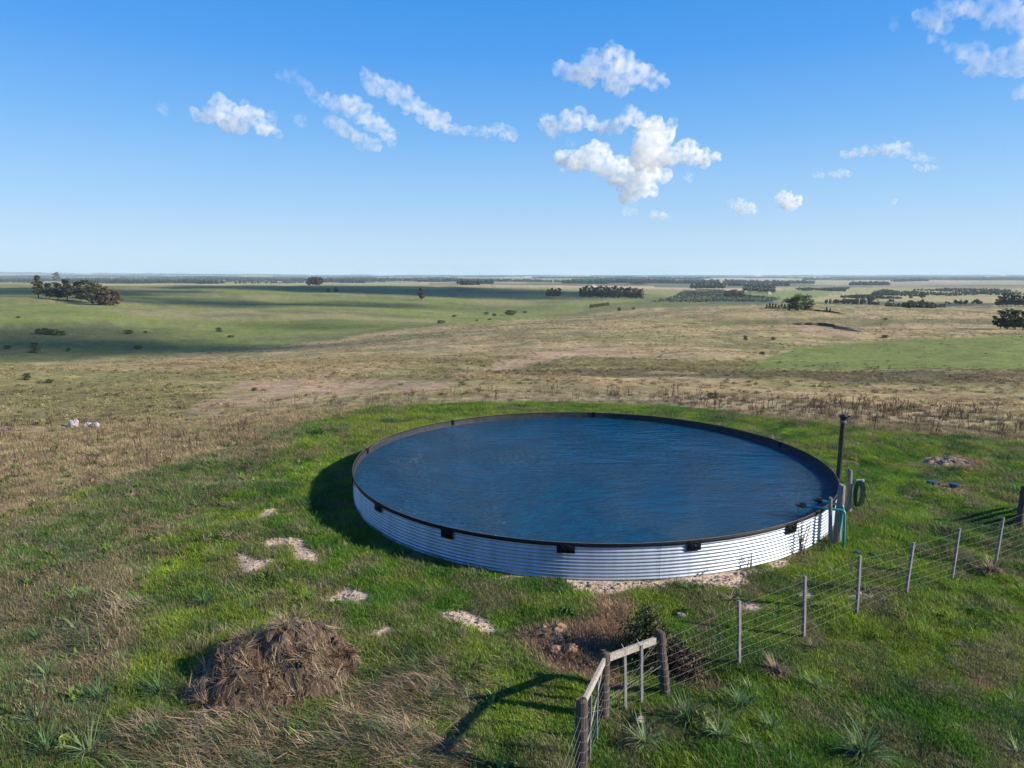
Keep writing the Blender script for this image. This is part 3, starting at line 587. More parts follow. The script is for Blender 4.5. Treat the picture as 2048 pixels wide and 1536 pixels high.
for i, a_ in enumerate(flaps_all):
    rnd = random.Random(i); b = MB(); wdt = .46 if i % 2 else .40; hh = .25 + .04 * rnd.random(); nx_, nz_ = 9, 6; ang = wdt / TR
    for u_ in range(nx_ + 1):
        for v_ in range(nz_ + 1):
            aa = a_ + ang * (u_ / nx_ - .5); q = rim_r(aa) + .046 + .035 * math.sin(v_ / nz_ * 3.1) * math.sin(u_ / nx_ * 3.14) * rnd.uniform(.5, 1.2) + rnd.uniform(-.004, .004)
            zz = TH + .012 - hh * (v_ / nz_) - (.012 * rnd.random() if v_ == nz_ else 0); b.v.append((q * math.cos(aa), q * math.sin(aa), zz)); b.sh.append(.5)
    for u_ in range(nx_):
        for v_ in range(nz_): b.f.append((u_ * (nz_ + 1) + v_, u_ * (nz_ + 1) + v_ + 1, (u_ + 1) * (nz_ + 1) + v_ + 1, (u_ + 1) * (nz_ + 1) + v_))
    b.obj('liner_flap', M_LINER, tank, False)
# straps over the far rim
for px_, py_ in ((741, 899), (905, 842), (1187, 827), (1560, 886)):
    a_ = pxang(px_, py_); R0 = rim_r(a_); b = MB(); Mz = Matrix.Rotation(a_, 3, 'Z')
    b.box(Vector((R0 * math.cos(a_), R0 * math.sin(a_), TH + .028)), (.11, .13, .02), Mz); b.box(Vector(((R0 - .052) * math.cos(a_), (R0 - .052) * math.sin(a_), TH - .08)), (.02, .13, .22), Mz); b.obj('rim_strap', M_LINER, tank)
WZ = .775; b = MB(); nr_ = 40
b.v.append((0, 0, 0)); b.sh.append(.5); nA = 180
for i in range(1, nr_ + 1):
    for j in range(nA):
        a_ = 2 * math.pi * j / nA; q = (rim_r(a_) - .035) * i / nr_; b.v.append((q * math.cos(a_), q * math.sin(a_), 0)); b.sh.append(.5)
for j in range(nA): b.f.append((0, 1 + j, 1 + (j + 1) % nA))
for i in range(nr_ - 1):
    for j in range(nA): b.f.append((1 + i * nA + j, 1 + (i + 1) * nA + j, 1 + (i + 1) * nA + (j + 1) % nA, 1 + i * nA + (j + 1) % nA))
wat = b.obj('water', M_WATER, None, True, (TX, TY, WZ)); tag(wat, 'rippled deep blue water filling the round tank', kind='structure')

# ------------------------------------------------------------------ posts, pipes and hose by the tank
def log_post(name, foot, top, r0, r1, mat, parent=None, seed=0, n=12, flat=False):
    rnd = random.Random(seed); b = MB(); f = Vector(foot); t = Vector(top); P = []; rs = []
    f = f - (t - f).normalized() * .12
    for i in range(9):
        u_ = i / 8; P.append(f.lerp(t, u_) + Vector((rnd.uniform(-.006, .006), rnd.uniform(-.006, .006), 0))); rs.append(r0 + (r1 - r0) * u_)
    rs2 = rs + [r1 * .82]; P2 = P + [t + (t - f).normalized() * .012]; b.tube(P2, rs2, n, True, .5, .05, rnd); return b.obj(name, mat, parent)
def stand(px, py_base, py_top, px_top=None):
    g = G(px, py_base); z, xx = Zat(px_top if px_top else px, py_top, g[1]); return Vector(g), Vector((xx, g[1], z))
f_, t_ = stand(1676, 958, 838, 1687)
pole = empty('standpipe', f_); tag(pole, 'tall dark standpipe with rusty upper half and black cap behind the tank', 'pipe')
lo_ = Vector((0, 0, 0)); hi_ = t_ - f_; mid_ = hi_ * .55
b = MB(); b.tube([lo_ - Vector((0, 0, .1)), mid_], [.092, .088], 14); b.obj('lower_pipe', M_DGPIPE, pole)
b = MB(); b.tube([mid_ - hi_ * .01, hi_ * .75, hi_ * .76, hi_], [.098, .096, .090, .088], 14); b.obj('upper_pipe', M_RUST, pole)
b = MB(); b.tube([hi_ * .935, hi_ * .94, hi_ * .975, hi_ * .98], [.10, .115, .115, .10], 14); b.obj('collar', M_PICK, pole)
b = MB(); b.tube([hi_ * .98, hi_ * 1.02, hi_ * 1.05, hi_ * 1.075], [.10, .13, .155, .10], 12, True, .5, .12, random.Random(3)); b.box(hi_ * 1.045 + Vector((.14, 0, 0)), (.16, .12, .06)); b.box(hi_ * 1.05 - Vector((.13, .02, 0)), (.10, .10, .07)); b.obj('cap', M_BLACKP, pole)
# hose post
f_, t_ = stand(1697, 1026, 940, 1700)
hp = log_post('hose_post', f_, t_, .085, .075, M_WOODG, None, 5); tag(hp, 'short grey post right of the tank carrying a coiled green hose', 'post')
hose = empty('garden_hose', (f_.x + .13, f_.y - .05, f_.z)); tag(hose, 'green garden hose coiled on the short post, its end trailing over the grass', 'hose')
for q in range(5):
    rnd = random.Random(q); P = []
    for t in np.linspace(0, 2 * math.pi, 40): P.append((.06 + .11 * math.cos(t) * (1 + .15 * q * .3) + .02 * q, -.03 - .025 * q, (.70 + .42 * math.sin(t)) + .03 * math.cos(2 * t + q)))
    b = MB(); b.tube(P, .014, 6, False); b.obj('coil', M_HOSE, hose)
P = [Vector((.2, -.08, 1.1)), Vector((.24, -.12, .9)), Vector((.30, -.16, .6)), Vector((.42, -.24, .30)), Vector((.62, -.4, .10)), Vector((.9, -.62, .03)), Vector((1.2, -.75, .02)), Vector((1.5, -.7, .02))]
b = MB(); b.tube(P, .014, 6, True); b.obj('loose_end', M_HOSE, hose)
b = MB(); b.tube([(.02, 0, 1.14), (.2, -.03, 1.16)], .02, 8); b.box((.22, -.04, 1.15), (.06, .06, .06)); b.obj('hose_hanger', M_WHITEP, hose)
# two pipe posts
f2, t2 = stand(1673, 1088, 970, 1684); big = log_post('pipe_post', f2, t2, .115, .10, M_WOODG, None, 6); tag(big, 'thick leaning grey post behind the turquoise pipes', 'post')
f1, t1 = stand(1661, 1094, 996, 1661); sml = log_post('pipe_post', f1, t1, .055, .05, M_PICK, None, 7); tag(sml, 'thin square topped post in front of the turquoise pipes', 'post')
def pipe_set(off, tipx, tipy, zt, lab, footpx):
    g = G(*footpx); e = empty('inlet_pipe', g); tag(e, lab, 'pipe')
    elbow = Vector((g[0] - .04 + off * .5, g[1] - off * .2, zt)); d = ray(tipx, tipy); tt = (zt - .03 - CAMZ) / d[2]; tip = Vector((d[0] * tt, d[1] * tt, zt - .03)); o_ = Vector(g)
    pts = [Vector((0, 0, .03)), Vector((-.01, 0, .4)), (elbow - o_) + Vector((0, 0, -.12)), (elbow - o_) + Vector((-.015, .01, -.04)), (elbow - o_) + (tip - elbow).normalized() * .07, (elbow - o_).lerp(tip - o_, .5), tip - o_]
    b = MB(); b.tube(pts, .036, 10); b.obj('pipe', M_PIPE, e, True)
    b = MB(); b.tube([pts[-1] * 1.0, pts[-1] + (tip - elbow).normalized() * .10], [.05, .05], 10); b.obj('coupling', M_PIPE, e)
    b = MB(); dd = (tip - elbow).normalized(); c_ = pts[-1] + dd * .1; b.tube([c_, c_ + dd * .1, c_ + dd * .16, c_ + dd * .30], [.05, .085, .05, .015], 8); b.box(c_ + dd * .1 + Vector((0, 0, .05)), (.12, .12, .10)); b.tube([c_ + dd * .2, c_ + dd * .2 + Vector((-.02, 0, -.45))], .006, 4); b.obj('float_valve', M_BLACKP, e)
    b = MB(); b.tube([(0, 0, -.03), (.01, -.01, .06)], [.05, .045], 10); b.obj('base_fitting', M_WHITEP, e)
pipe_set(0, 1620, 1013, 1.16, 'nearer turquoise inlet pipe bending over the tank rim', (1687, 1097))
pipe_set(.16, 1652, 1004, 1.24, 'farther turquoise inlet pipe behind the thin post', (1677, 1090))

# ------------------------------------------------------------------ fence with gate-like corner brace
fence = empty('wire_fence', G(1330, 1390)); FO = Vector(fence.location); tag(fence, 'seven strand wire fence with grey pickets and a braced wooden corner', 'fence')
PC0, PC1 = stand(1330, 1390, 1262, 1320); PB0, PB1 = stand(1207, 1440, 1303, 1209); g = G(1162, 1575); PA0 = Vector(g); z, xx = Zat(1163, 1400, PA0.y); PA1 = Vector((xx, PA0.y, z)); dirBA = (PA0 - PB0); PD0 = PA0 + dirBA.normalized() * 2.4; PD0.z = float(Hgt(PD0.x, PD0.y)); PD1 = PD0 + Vector((0, 0, 1.3))
for i, (a_, b_, r_) in enumerate(((PC0, PC1, .105), (PB0, PB1, .10), (PA0, PA1, .105))): log_post('corner_post', a_ - FO, b_ - FO, r_, r_ * .86, M_WOODD, fence, 20 + i, 14)
def lv(p0, p1, z): return p0.lerp(p1, (z - p0.z) / (p1.z - p0.z))
b = MB(); b.beam(lv(PB0, PB1, PB1.z - .13) - FO + Vector((.09, .03, 0)), lv(PC0, PC1, PC1.z - .16) - FO - Vector((.08, .03, 0)), .05, .13); b.obj('brace_rail', M_WOODL, fence)
b = MB(); b.beam(lv(PA0, PA1, PA1.z - .08) - FO + Vector((.05, .09, 0)), lv(PB0, PB1, PB1.z - .13) - FO - Vector((.02, .10, 0)), .05, .12); b.obj('brace_rail', M_WOODL, fence)
pick = [stand(1478, 1330, 1201), stand(1607, 1278, 1152, 1610), stand(1713, 1230, 1111, 1720), stand(1812, 1188, 1085, 1827), stand(1904, 1160, 1057, 1919), stand(1990, 1132, 1035, 2007)]
dv = (pick[5][0] - pick[0][0]) / 5
for j in range(1, 5):
    q = pick[5][0] + dv * j; q.z = float(Hgt(q.x, q.y)); pick.append((q, q + Vector((0, 0, 1.32))))
rot_f = Matrix.Rotation(math.atan2(dv.y, dv.x), 3, 'Z')
def slat(p0, p1, w, t, name='picket', mat=M_PICK, rot=rot_f):
    b = MB(); p0 = p0 - FO; p1 = p1 - FO; d = p1 - p0; q0 = p0 - d * .07
    rnd = random.Random(int(p0.x * 100)); m_ = 6; V_ = []
    for i in range(m_):
        c_ = q0.lerp(p1, i / (m_ - 1)) + Vector((rnd.uniform(-.004, .004), 0, 0)); ww = w * rnd.uniform(.92, 1.05)
        for sx, sy in ((-1, -1), (1, -1), (1, 1), (-1, 1)): V_.append(c_ + rot @ Vector((sx * ww / 2, sy * t / 2, 0)))
    F_ = [(0, 3, 2, 1), tuple((m_ - 1) * 4 + k_ for k_ in range(4))] + [(i * 4 + k_, i * 4 + (k_ + 1) % 4, (i + 1) * 4 + (k_ + 1) % 4, (i + 1) * 4 + k_) for i in range(m_ - 1) for k_ in range(4)]
    b.add(V_, F_); return b.obj(name, mat, fence)
for p0, p1 in pick: slat(p0, p1, .065, .055)
for (bx, tx_, ty_) in ((1249, 1249, 1303), (1281, 1283, 1290)):
    u_ = (bx - 1207) / (1330 - 1207.); p0 = PB0.lerp(PC0, u_); p0.z = float(Hgt(p0.x, p0.y)) + .02; z, xx = Zat(tx_, ty_, p0.y); slat(p0, Vector((xx, p0.y, z)), .055, .04)
for u_, dz in ((.38, 0), (.68, 0)):
    p0 = PB0.lerp(PA0, u_); p0.z = float(Hgt(p0.x, p0.y)) + .02; p1 = p0 + Vector((0, 0, 1.16)); slat(p0, p1, .05, .045, rot=Matrix.Rotation(math.atan2(dirBA.y, dirBA.x), 3, 'Z'))
WH = [.17, .34, .51, .68, .85, 1.03, 1.24]
line = [PD0, PA0, PB0, PC0] + [p0 for p0, _ in pick]; tops = [PD1, PA1, PB1, PC1] + [p1 for _, p1 in pick]
for w_i, h_ in enumerate(WH):
    P = []
    for i, (p0, p1) in enumerate(zip(line, tops)):
        q = p0.lerp(p1, h_ / 1.32 if i > 3 else h_ / 1.36 * .93) - FO
        if P:
            a_ = P[-1]; P.append(a_.lerp(q, .5) - Vector((0, 0, .006)))
        P.append(q)
    offy = Vector((0, -.03, 0)); b = MB(); b.tube([q + offy for q in P], .0016, 5, False); b.obj('wire', M_WIRE, fence)
for a_, b_ in (((PC0, PC1, 1.0), (PB0, PB1, .12)), ((PC0, PC1, .55), (PB0, PB1, .30)), ((PB0, PB1, 1.0), (PA0, PA1, .2)), ((PA0, PA1, .95), (PB0, PB1, .2))):
    q0 = a_[0].lerp(a_[1], a_[2] * .92) - FO; q1 = b_[0].lerp(b_[1], b_[2] * .92) - FO; b = MB(); b.tube([q0 + Vector((0, -.06, 0)), q1 + Vector((0, -.06, 0))], .002, 4, False); b.tube([q0 + Vector((.02, .06, 0)), q1 + Vector((.02, .05, 0))], .002, 4, False); b.obj('brace_wire', M_WIRE, fence)
for p0, p1, r_ in ((PC0, PC1, .104), (PB0, PB1, .10), (PA0, PA1, .104)):
    for h_ in WH:
        c_ = p0.lerp(p1, h_ / 1.45) - FO; b = MB(); b.tube([c_ + Vector((r_ * math.cos(t), r_ * math.sin(t), .02 * math.sin(t))) for t in np.linspace(0, 2 * math.pi, 14)], .002, 4, False); b.obj('wire_tie', M_WIRE, fence)
for u_ in (.33, .6): # twisted ends poking above the rail
    c_ = lv(PB0, PB1, PB1.z - .1).lerp(lv(PC0, PC1, PC1.z - .13), u_) - FO; b = MB(); b.tube([c_ + Vector((-.03, -.04, -.05)), c_ + Vector((0, -.05, .06)), c_ + Vector((-.05, -.03, .14))], .004, 4); b.tube([c_ + Vector((.05, -.04, -.05)), c_ + Vector((.08, -.03, .13))], .004, 4); b.obj('wire_end', M_WIRE, fence)
# timber gate at the right edge
g0, g1 = stand(2038, 1056, 975, 2049); gate = empty('timber_gate', g0); tag(gate, 'dark timber gate post with horizontal boards cut off at the right edge', 'gate')
log_post('gate_post', (0, 0, 0), g1 - g0, .11, .10, M_WOODD, gate, 31)
for i, h_ in enumerate((.10, .34, .58, .84, 1.06)):
    b = MB(); b.beam(Vector((.08, 0, h_)), Vector((2.6, 1.1, h_ + .05)), .04, .10 if i else .13); b.obj('board', M_WOODG, gate)
log_post('gate_post', (2.65, 1.12, 0), (2.67, 1.12, 1.3), .11, .10, M_WOODD, gate, 32)

M_DEADH = leaf_mat('bleached_leaf', False, (.30, .235, .155), .6, .2); M_ROOTH = leaf_mat('brown_root', False, (.17, .105, .07), .6, .1)
# ------------------------------------------------------------------ heap of pulled plants
HG = G(530, 1385); hx, hy, hz = HG[0] + .02, HG[1] + .42, HG[2]
heap = empty('plant_heap', (hx, hy, hz)); tag(heap, 'big mound of uprooted dead plants and soil in the left foreground', 'heap')
_rl = random.Random(12); LUMPS = [(.15, .25, .60, .95), (-.35, .10, .50, .78), (.42, -.05, .46, .80), (-.10, -.45, .48, .62), (.38, .50, .40, .70), (-.62, -.30, .34, .42), (-.45, .50, .36, .55), (.15, -.80, .28, .25), (.66, .30, .30, .42), (-.85, .15, .24, .22)]
def heap_h(u, v):
    base = 0 * u
    for a_, b_, w_, h_ in LUMPS: base = np.maximum(base, h_ * np.clip(1 - ((u - a_) ** 2 + (v - b_) ** 2) / (w_ * w_ * 1.25), 0, 1) ** .85) + .12 * h_ * np.exp(-((u - a_) ** 2 + (v - b_) ** 2) / (w_ * w_))
    nse = .55 + .9 * fbm(u * 2.6 + 5, v * 2.6 + 2, 201, 5, .62); return base * nse * .74
n_ = 90; uu, vv = np.meshgrid(np.linspace(-1.08, 1.08, n_), np.linspace(-1.08, 1.08, n_)); edge = 1 + .22 * (fbm(np.arctan2(vv, uu) * 1.3 + 9, np.zeros_like(uu), 202, 3) - .5)
HHt = heap_h(uu * edge, vv * edge); RX, RY = 1.66, 1.50
b = MB(); b.v = [(float(a_ * RX), float(c_ * RY), float(h_) - .05 + float((vnoise(a_ * 14, c_ * 14, 5) - .5) * .10 * min(1, h_ * 4))) for a_, c_, h_ in zip(uu.ravel(), vv.ravel(), HHt.ravel())]; b.sh = [.5] * len(b.v)
b.f = [(i * n_ + j, i * n_ + j + 1, (i + 1) * n_ + j + 1, (i + 1) * n_ + j) for i in range(n_ - 1) for j in range(n_ - 1)]; b.obj('soil_core', M_SOIL, heap)
def lean_of(u_, v_, a_, h_):
    e_ = .12; h2 = float(heap_h(np.array([u_ + math.cos(a_) * e_ / RX]), np.array([v_ + math.sin(a_) * e_ / RY]))[0]); return math.pi / 2 - math.atan2(h2 - h_, e_)
def heap_straw(nm, N_, L0, L1, w, seed, mat):
    rnd = random.Random(seed); b = MB()
    clus = [(rnd.uniform(-1, 1), rnd.uniform(-1, 1), rnd.uniform(0, 6.28)) for _ in range(130)]
    for i in range(N_):
        cu, cv, ca = rnd.choice(clus); cu *= 1.1; cv *= 1.1; u_ = cu + rnd.gauss(0, .09); v_ = cv + rnd.gauss(0, .09); d_ = math.hypot(u_, v_)
        if d_ > 1.32: continue
        h_ = float(heap_h(np.array([u_]), np.array([v_]))[0]); out = math.atan2(v_ * RY, u_ * RX); a_ = out + rnd.gauss(0, .7) if rnd.random() < .30 else ca + rnd.gauss(0, .6)
        b.blade((u_ * RX, v_ * RY, h_ - .03), a_, rnd.uniform(L0, L1), w * rnd.uniform(.6, 1.4), lean_of(u_, v_, a_, h_) - abs(rnd.gauss(0, .28)), rnd.uniform(.0, .8), rnd.random() * rnd.random() + .25 * rnd.random(), 3)
    o_ = b.obj(nm, mat, heap); o_['kind'] = 'stuff'; return o_
heap_straw('straw', 11000, .08, .28, .010, 1, M_STRAW); heap_straw('root_fibres', 5000, .06, .2, .007, 2, leaf_mat('root_fibre', False, (.20, .13, .09), .6, .1))
heap_straw('dry_leaves', 1700, .15, .42, .015, 3, leaf_mat('dry_leaf', False, (.36, .30, .19), .5, .2)); heap_straw('green_leaves', 220, .2, .5, .02, 4, leaf_mat('fading_leaf', False, (.12, .15, .06), .5, .3))
TUFT = [rosette(350 + i, 60, .25, .55, .012, .1, 1.0, 1.4, 4, m_) for i, m_ in enumerate((M_STRAW, M_DEADH, M_STRAW, M_ROOTH))]
for i in range(70):
    rnd = random.Random(900 + i); a_ = rnd.uniform(0, 6.28); d_ = math.sqrt(rnd.random()) * .92; u_, v_ = d_ * math.cos(a_), d_ * math.sin(a_); h_ = float(heap_h(np.array([u_]), np.array([v_]))[0])
    if h_ < .06 and d_ < .9: continue
    o_ = link(bpy.data.objects.new('uprooted_tuft', TUFT[i % 4]), heap); q = rnd.uniform(.5, 1.0); o_.scale = (q, q, q); o_.location = (u_ * RX, v_ * RY, h_ + .02); o_.rotation_euler = (rnd.uniform(.7, 2.2), rnd.uniform(-.5, .5), rnd.uniform(0, 6.28))
for i in range(14):
    rnd = random.Random(70 + i); a_ = rnd.uniform(0, 6.28); d_ = rnd.uniform(.3, 1.02); u_, v_ = d_ * math.cos(a_), d_ * math.sin(a_) ; h_ = float(heap_h(np.array([u_]), np.array([v_]))[0]); s_ = rnd.uniform(.05, .11)
    lump_obj('root_clod', M_SOIL, (s_, s_, s_ * .7), i, (u_ * RX, v_ * RY, h_), heap, amp=.5, sub=3, freq=2.4)

# ------------------------------------------------------------------ individual plants of the foreground
M_ERY = leaf_mat('strap_leaf', False, (.10, .175, .065), .5, .35); M_ERYP = leaf_mat('pale_strap_leaf', False, (.19, .25, .11), .5, .3); M_DEADL = leaf_mat('dead_leaf', False, (.30, .22, .145), .65, .15); M_YEL = leaf_mat('yellow_green_leaf', False, (.22, .27, .05), .4, .35); M_BROADL = leaf_mat('weed_leaf', False, (.07, .14, .028), .4, .35)
def strap(name, seed, L, mat, nb=95, w=.019, l0=.15, l1=1.35): return rosette(seed, nb, L * .55, L, w, l0, l1, 2.3, 6, mat)
ery = [strap('strap', 301, .6, M_ERY), strap('strap', 302, .55, M_ERY, 110), strap('strap', 303, .65, M_ERYP, 80), strap('strap', 304, .5, M_DEADL, 60, .02, .5, 1.5), strap('strap', 305, .45, M_ERYP, 70, .016)]
def plant(px, py, mi, s, lab, cat='plant', grp='strap leaved plants in the foreground grass', name='strap_leaved_plant', extra=None):
    g = G(px, py); e = empty(name, g, (px * 7 % 60) / 10.); tag(e, lab, cat, grp); o_ = link(bpy.data.objects.new('leaves', ery[mi]), e); s *= 1.12; o_.scale = (s, s, s)
    if extra is not None or px % 3: q = link(bpy.data.objects.new('dead_leaves', ery[3]), e); q.scale = (s * .8, s * .8, s * .5); q.rotation_euler.z = 1
    return e
for a_ in [(1375, 1445, 0, 1.15, 'large strap leaved plant left of the yellow green weed', 1), (1480, 1420, 1, 1.1, 'strap leaved plant right of the yellow green weed', 1), (1545, 1465, 1, .85, 'dark strap leaved plant at the right end of the clump', None), (1500, 1500, 4, .85, 'pale lower strap leaved plant under the clump', 1), (1440, 1480, 2, .8, 'strap leaved plant in the middle of the clump with pale tips', None),
           (1500, 1385, 4, .9, 'pale spiky plant just below the dead brown tussock', None), (1288, 1490, 2, .95, 'spiky pale plant below the cut log disc', None), (1625, 1375, 4, .85, 'small pale spiky plant right of the dead brown tussock', None), (1725, 1515, 0, 1.3, 'bluish strap leaved plant at the bottom edge of the lawn', 1), (2035, 1510, 4, .9, 'pale spiky plant in the bottom right corner', None),
           (182, 1515, 2, 1.15, 'bright pale centred spiky plant near the bottom left corner', None), (315, 1480, 1, .95, 'upright green spiky plant below the left side of the heap', None), (200, 1405, 0, .9, 'green spiky plant left of the heap beside dead leaves', None), (320, 1395, 0, 1.0, 'green strap leaved plant touching the left foot of the heap', None), (95, 1360, 2, .85, 'pale spiky plant with forked leaves left of the bare soil', None),
           (75, 1450, 2, 1.0, 'long leaved pale plant near the left edge', None), (95, 1510, 0, 1.0, 'dark spiky plant in the bottom left corner', None), (155, 1270, 2, 1.0, 'silvery spiky plant above the bare soil on the left', 1), (75, 1285, 1, .95, 'strap leaved plant near the left edge above the others', None), (240, 1330, 4, .9, 'pale upright tuft right of the bare soil', None),
           (410, 1215, 1, 1.0, 'drooping dark green plant above the heap', None), (150, 1205, 2, .8, 'pale forked tuft higher up on the left', None), (938, 1400, 4, .7, 'lone bright tipped tuft between straw and gate', None), (1150, 1215, 1, .01, 'x', None)]:
    if a_[3] > .1: plant(a_[0], a_[1], a_[2], a_[3], a_[4], extra=a_[5])
def solo(name, px, py, me_, part, lab, cat, s=1, grp=None):
    g = G(px, py); e = empty(name, g, (px % 63) / 10.); tag(e, lab, cat, grp); o_ = link(bpy.data.objects.new(part, me_), e); o_.scale = (s, s, s); return e
dead_t = rosette(311, 170, .25, .6, .016, .2, 1.6, .9, 4, M_DEADL)
e = solo('dead_tussock', 1552, 1348, dead_t, 'leaves', 'dead brown tussock right of the first picket', 'tussock', 1.0, 'dead brown tussocks'); lump_obj('root_ball', M_SOIL, (.25, .22, .14), 9, (0, 0, .02), e, amp=.3)
e = solo('dead_tussock', 1985, 1148, dead_t, 'leaves', 'dead straw coloured tussock at the foot of the sixth picket', 'tussock', 1.15, 'dead brown tussocks'); lump_obj('root_ball', M_SOIL, (.3, .25, .16), 10, (0, 0, .02), e, amp=.3)
e = solo('dead_tussock', 1625, 1298, dead_t, 'leaves', 'small greyish tussock below the second picket', 'tussock', .6, 'dead brown tussocks')
def leafy(seed, nq, rx, rz, q, mat, hollow=.55):
    rnd = random.Random(seed); b = MB()
    cl = [(rnd.uniform(0, 6.28), rnd.uniform(.05, 1.45), rnd.uniform(.65, 1.05)) for _ in range(max(8, nq // 30))]
    for i in range(nq):
        a_, ph, dd = rnd.choice(cl); a_ += rnd.gauss(0, .22); ph += rnd.gauss(0, .18); d_ = Vector((math.cos(a_) * math.cos(ph), math.sin(a_) * math.cos(ph), abs(math.sin(ph)))); c_ = Vector((d_.x * rx, d_.y * rx, d_.z * rz)) * dd * rnd.uniform(hollow, 1.1)
        nn = (d_ + Vector((rnd.gauss(0, .7), rnd.gauss(0, .7), rnd.gauss(0, .7)))).normalized(); x_ = nn.orthogonal().normalized(); y_ = nn.cross(x_); s_ = q * rnd.uniform(.6, 1.5); b.add([c_ + x_ * s_, c_ + y_ * s_ * .45, c_ - x_ * s_, c_ - y_ * s_ * .45], [(0, 1, 2, 3)], rnd.random())
    return b
M_SHRUB = leaf_mat('dark_shrub_leaf', False, (.060, .068, .022), .7, .2); M_SHRUBB = leaf_mat('brown_shrub_leaf', False, (.050, .034, .022), .6, .1)
g = G(1318, 1338); g[0] -= .10; g[1] += .35; sh_ = empty('dark_shrub', g); tag(sh_, 'dark brown and olive shrub behind the braced fence corner', 'shrub')
leafy(321, 6000, .70, .68, .034, M_SHRUBB, .4).obj('withered_leaves', M_SHRUBB, sh_); leafy(322, 3200, .74, 1.0, .034, M_SHRUB, .75).obj('leaves', M_SHRUB, sh_, loc=(-.1, .1, .02)); leafy(323, 3000, .55, .5, .032, M_SHRUBB, .4).obj('side_branch', M_SHRUBB, sh_, loc=(.55, -.45, 0))
b = MB(); rnd = random.Random(4)
for i in range(22):
    a_ = rnd.uniform(0, 6.28); b.tube([(0, 0, 0), (.3 * math.cos(a_), .3 * math.sin(a_), .3), (.62 * math.cos(a_), .62 * math.sin(a_), rnd.uniform(.3, .75))], [.02, .012, .005], 4, False)
b.obj('stems', M_BARK, sh_)
def herb(name, px, py, lab, s=1., seed=1, mat=M_BROADL):
    g = G(px, py); e = empty(name, g); tag(e, lab, 'weed', 'bright broad leaved weeds'); leafy(seed, 260, .3 * s, .22 * s, .05 * s, mat, .3).obj('leaves', mat, e); return e
herb('broad_leaved_weed', 1133, 1232, 'bright green weed clump on the soil before the tank', 1.1, 331); herb('broad_leaved_weed', 1408, 1450, 'yellow green weed between the strap leaved plants', 1., 332, M_YEL); herb('broad_leaved_weed', 302, 1085, 'light green weed among the rough grass on the left', 1.0, 333, M_YEL)
herb('broad_leaved_weed', 338, 1135, 'small bright weed below another on the left', .8, 334); herb('broad_leaved_weed', 120, 1500, 'leafy weed beside pale spiky plants bottom left', 1.1, 335, M_YEL); herb('broad_leaved_weed', 1365, 1232, 'low green weed right of the shrub near a grey stone', .8, 336); herb('broad_leaved_weed', 640, 870, 'pale green weed patch left behind the tank', 1.6, 337, M_BROADL)
def dry_shrub(px, py, h, nst, lab, seed, spread):
    g = G(px, py); e = empty('dry_stalks', g); tag(e, lab, 'dry plant', 'dry stalks against the tank wall'); rnd = random.Random(seed); b = MB(); lb = MB()
    for i in range(nst):
        lx, ly = rnd.gauss(0, spread), rnd.gauss(0, spread * .5); hh = h * rnd.uniform(.6, 1.); x_, y_ = rnd.gauss(0, .05), rnd.gauss(0, .05); b.tube([(x_, y_, -.02), (x_ + lx * .4, y_ + ly * .4, hh * .5), (x_ + lx, y_ + ly, hh)], [.012, .009, .004], 5, False)
        for k_ in range(22):
            t = rnd.uniform(.15, 1); lb.blade((x_ + lx * t, y_ + ly * t, hh * t), rnd.uniform(0, 6.28), rnd.uniform(.04, .11), .022, rnd.uniform(.3, 1.3), .4, rnd.random(), 2)
    b.obj('stem', M_BARK, e); lb.obj('leaves', leaf_mat('dry_stalk_leaf', False, (.085, .068, .045), .5, .1), e)
dry_shrub(1597, 1112, 1.25, 8, 'tall dry stalks against the right part of the tank wall', 341, .16); dry_shrub(1500, 1141, .62, 3, 'short reddish stalk in front of the bright wall', 342, .05); dry_shrub(1398, 1150, .32, 4, 'low wispy dry plant at the foot of the tank wall', 343, .14); dry_shrub(1640, 1105, .5, 3, 'thin dry stalk left of the thin post', 344, .08)

# ------------------------------------------------------------------ stones, spoil and scrap
for i, (px, py, s_, m_, lab) in enumerate([(1142, 1302, .13, M_ROCKT, 'tan rock nearest the gate corner, right of its twin'), (1112, 1304, .12, M_ROCKT, 'orange tan rock left of its twin on the soil'), (1360, 1236, .11, M_ROCKG, 'pale grey stone right of the dark shrub'), (1120, 1278, .10, M_ROCKG, 'dark grey stone half buried above the tan rocks'), (1242, 1503, .06, M_ROCKT, 'small brown stone below the braced corner'), (1250, 1372, .07, M_ROCKG, 'small stone between the corner posts'), (1748, 1073, .07, M_ROCKT, 'small tan stone on the lawn beside the pipes')]):
    g = G(px, py); o_ = lump_obj('rock', m_, (s_ * 1.1, s_, s_ * .85), 400 + i, (g[0], g[1], g[2] + s_ * .35), None, amp=.16); tag(o_, lab, 'rock', 'loose rocks by the gate')
g = G(1280, 1450); log_ = empty('log_disc', (g[0], g[1], g[2] + .09)); tag(log_, 'pale round cut log end lying in the grass below the corner', 'log'); log_.rotation_euler = (R_(62), R_(4), R_(12))
b = MB(); b.tube([(0, 0, -.12), (0, 0, .04)], [.085, .085], 18); b.obj('bark', M_BARK, log_); b = MB(); b.tube([(0, 0, .041), (0, 0, .052)], [.078, .076], 18); b.obj('cut_face', M_WOODL, log_)
for i, (px, py, s_, lab) in enumerate([(147, 853, .26, 'leftmost white boulder in the dry weeds'), (177, 855, .20, 'middle white boulder in the dry weeds'), (191, 856, .21, 'rightmost white boulder in the dry weeds')]):
    g = G(px, py); o_ = lump_obj('boulder', M_ROCKW, (s_, s_ * .9, s_ * 1.0), 420 + i, (g[0], g[1], g[2] + s_ * .5), None, amp=.16); tag(o_, lab, 'boulder', 'white boulders on the left slope')
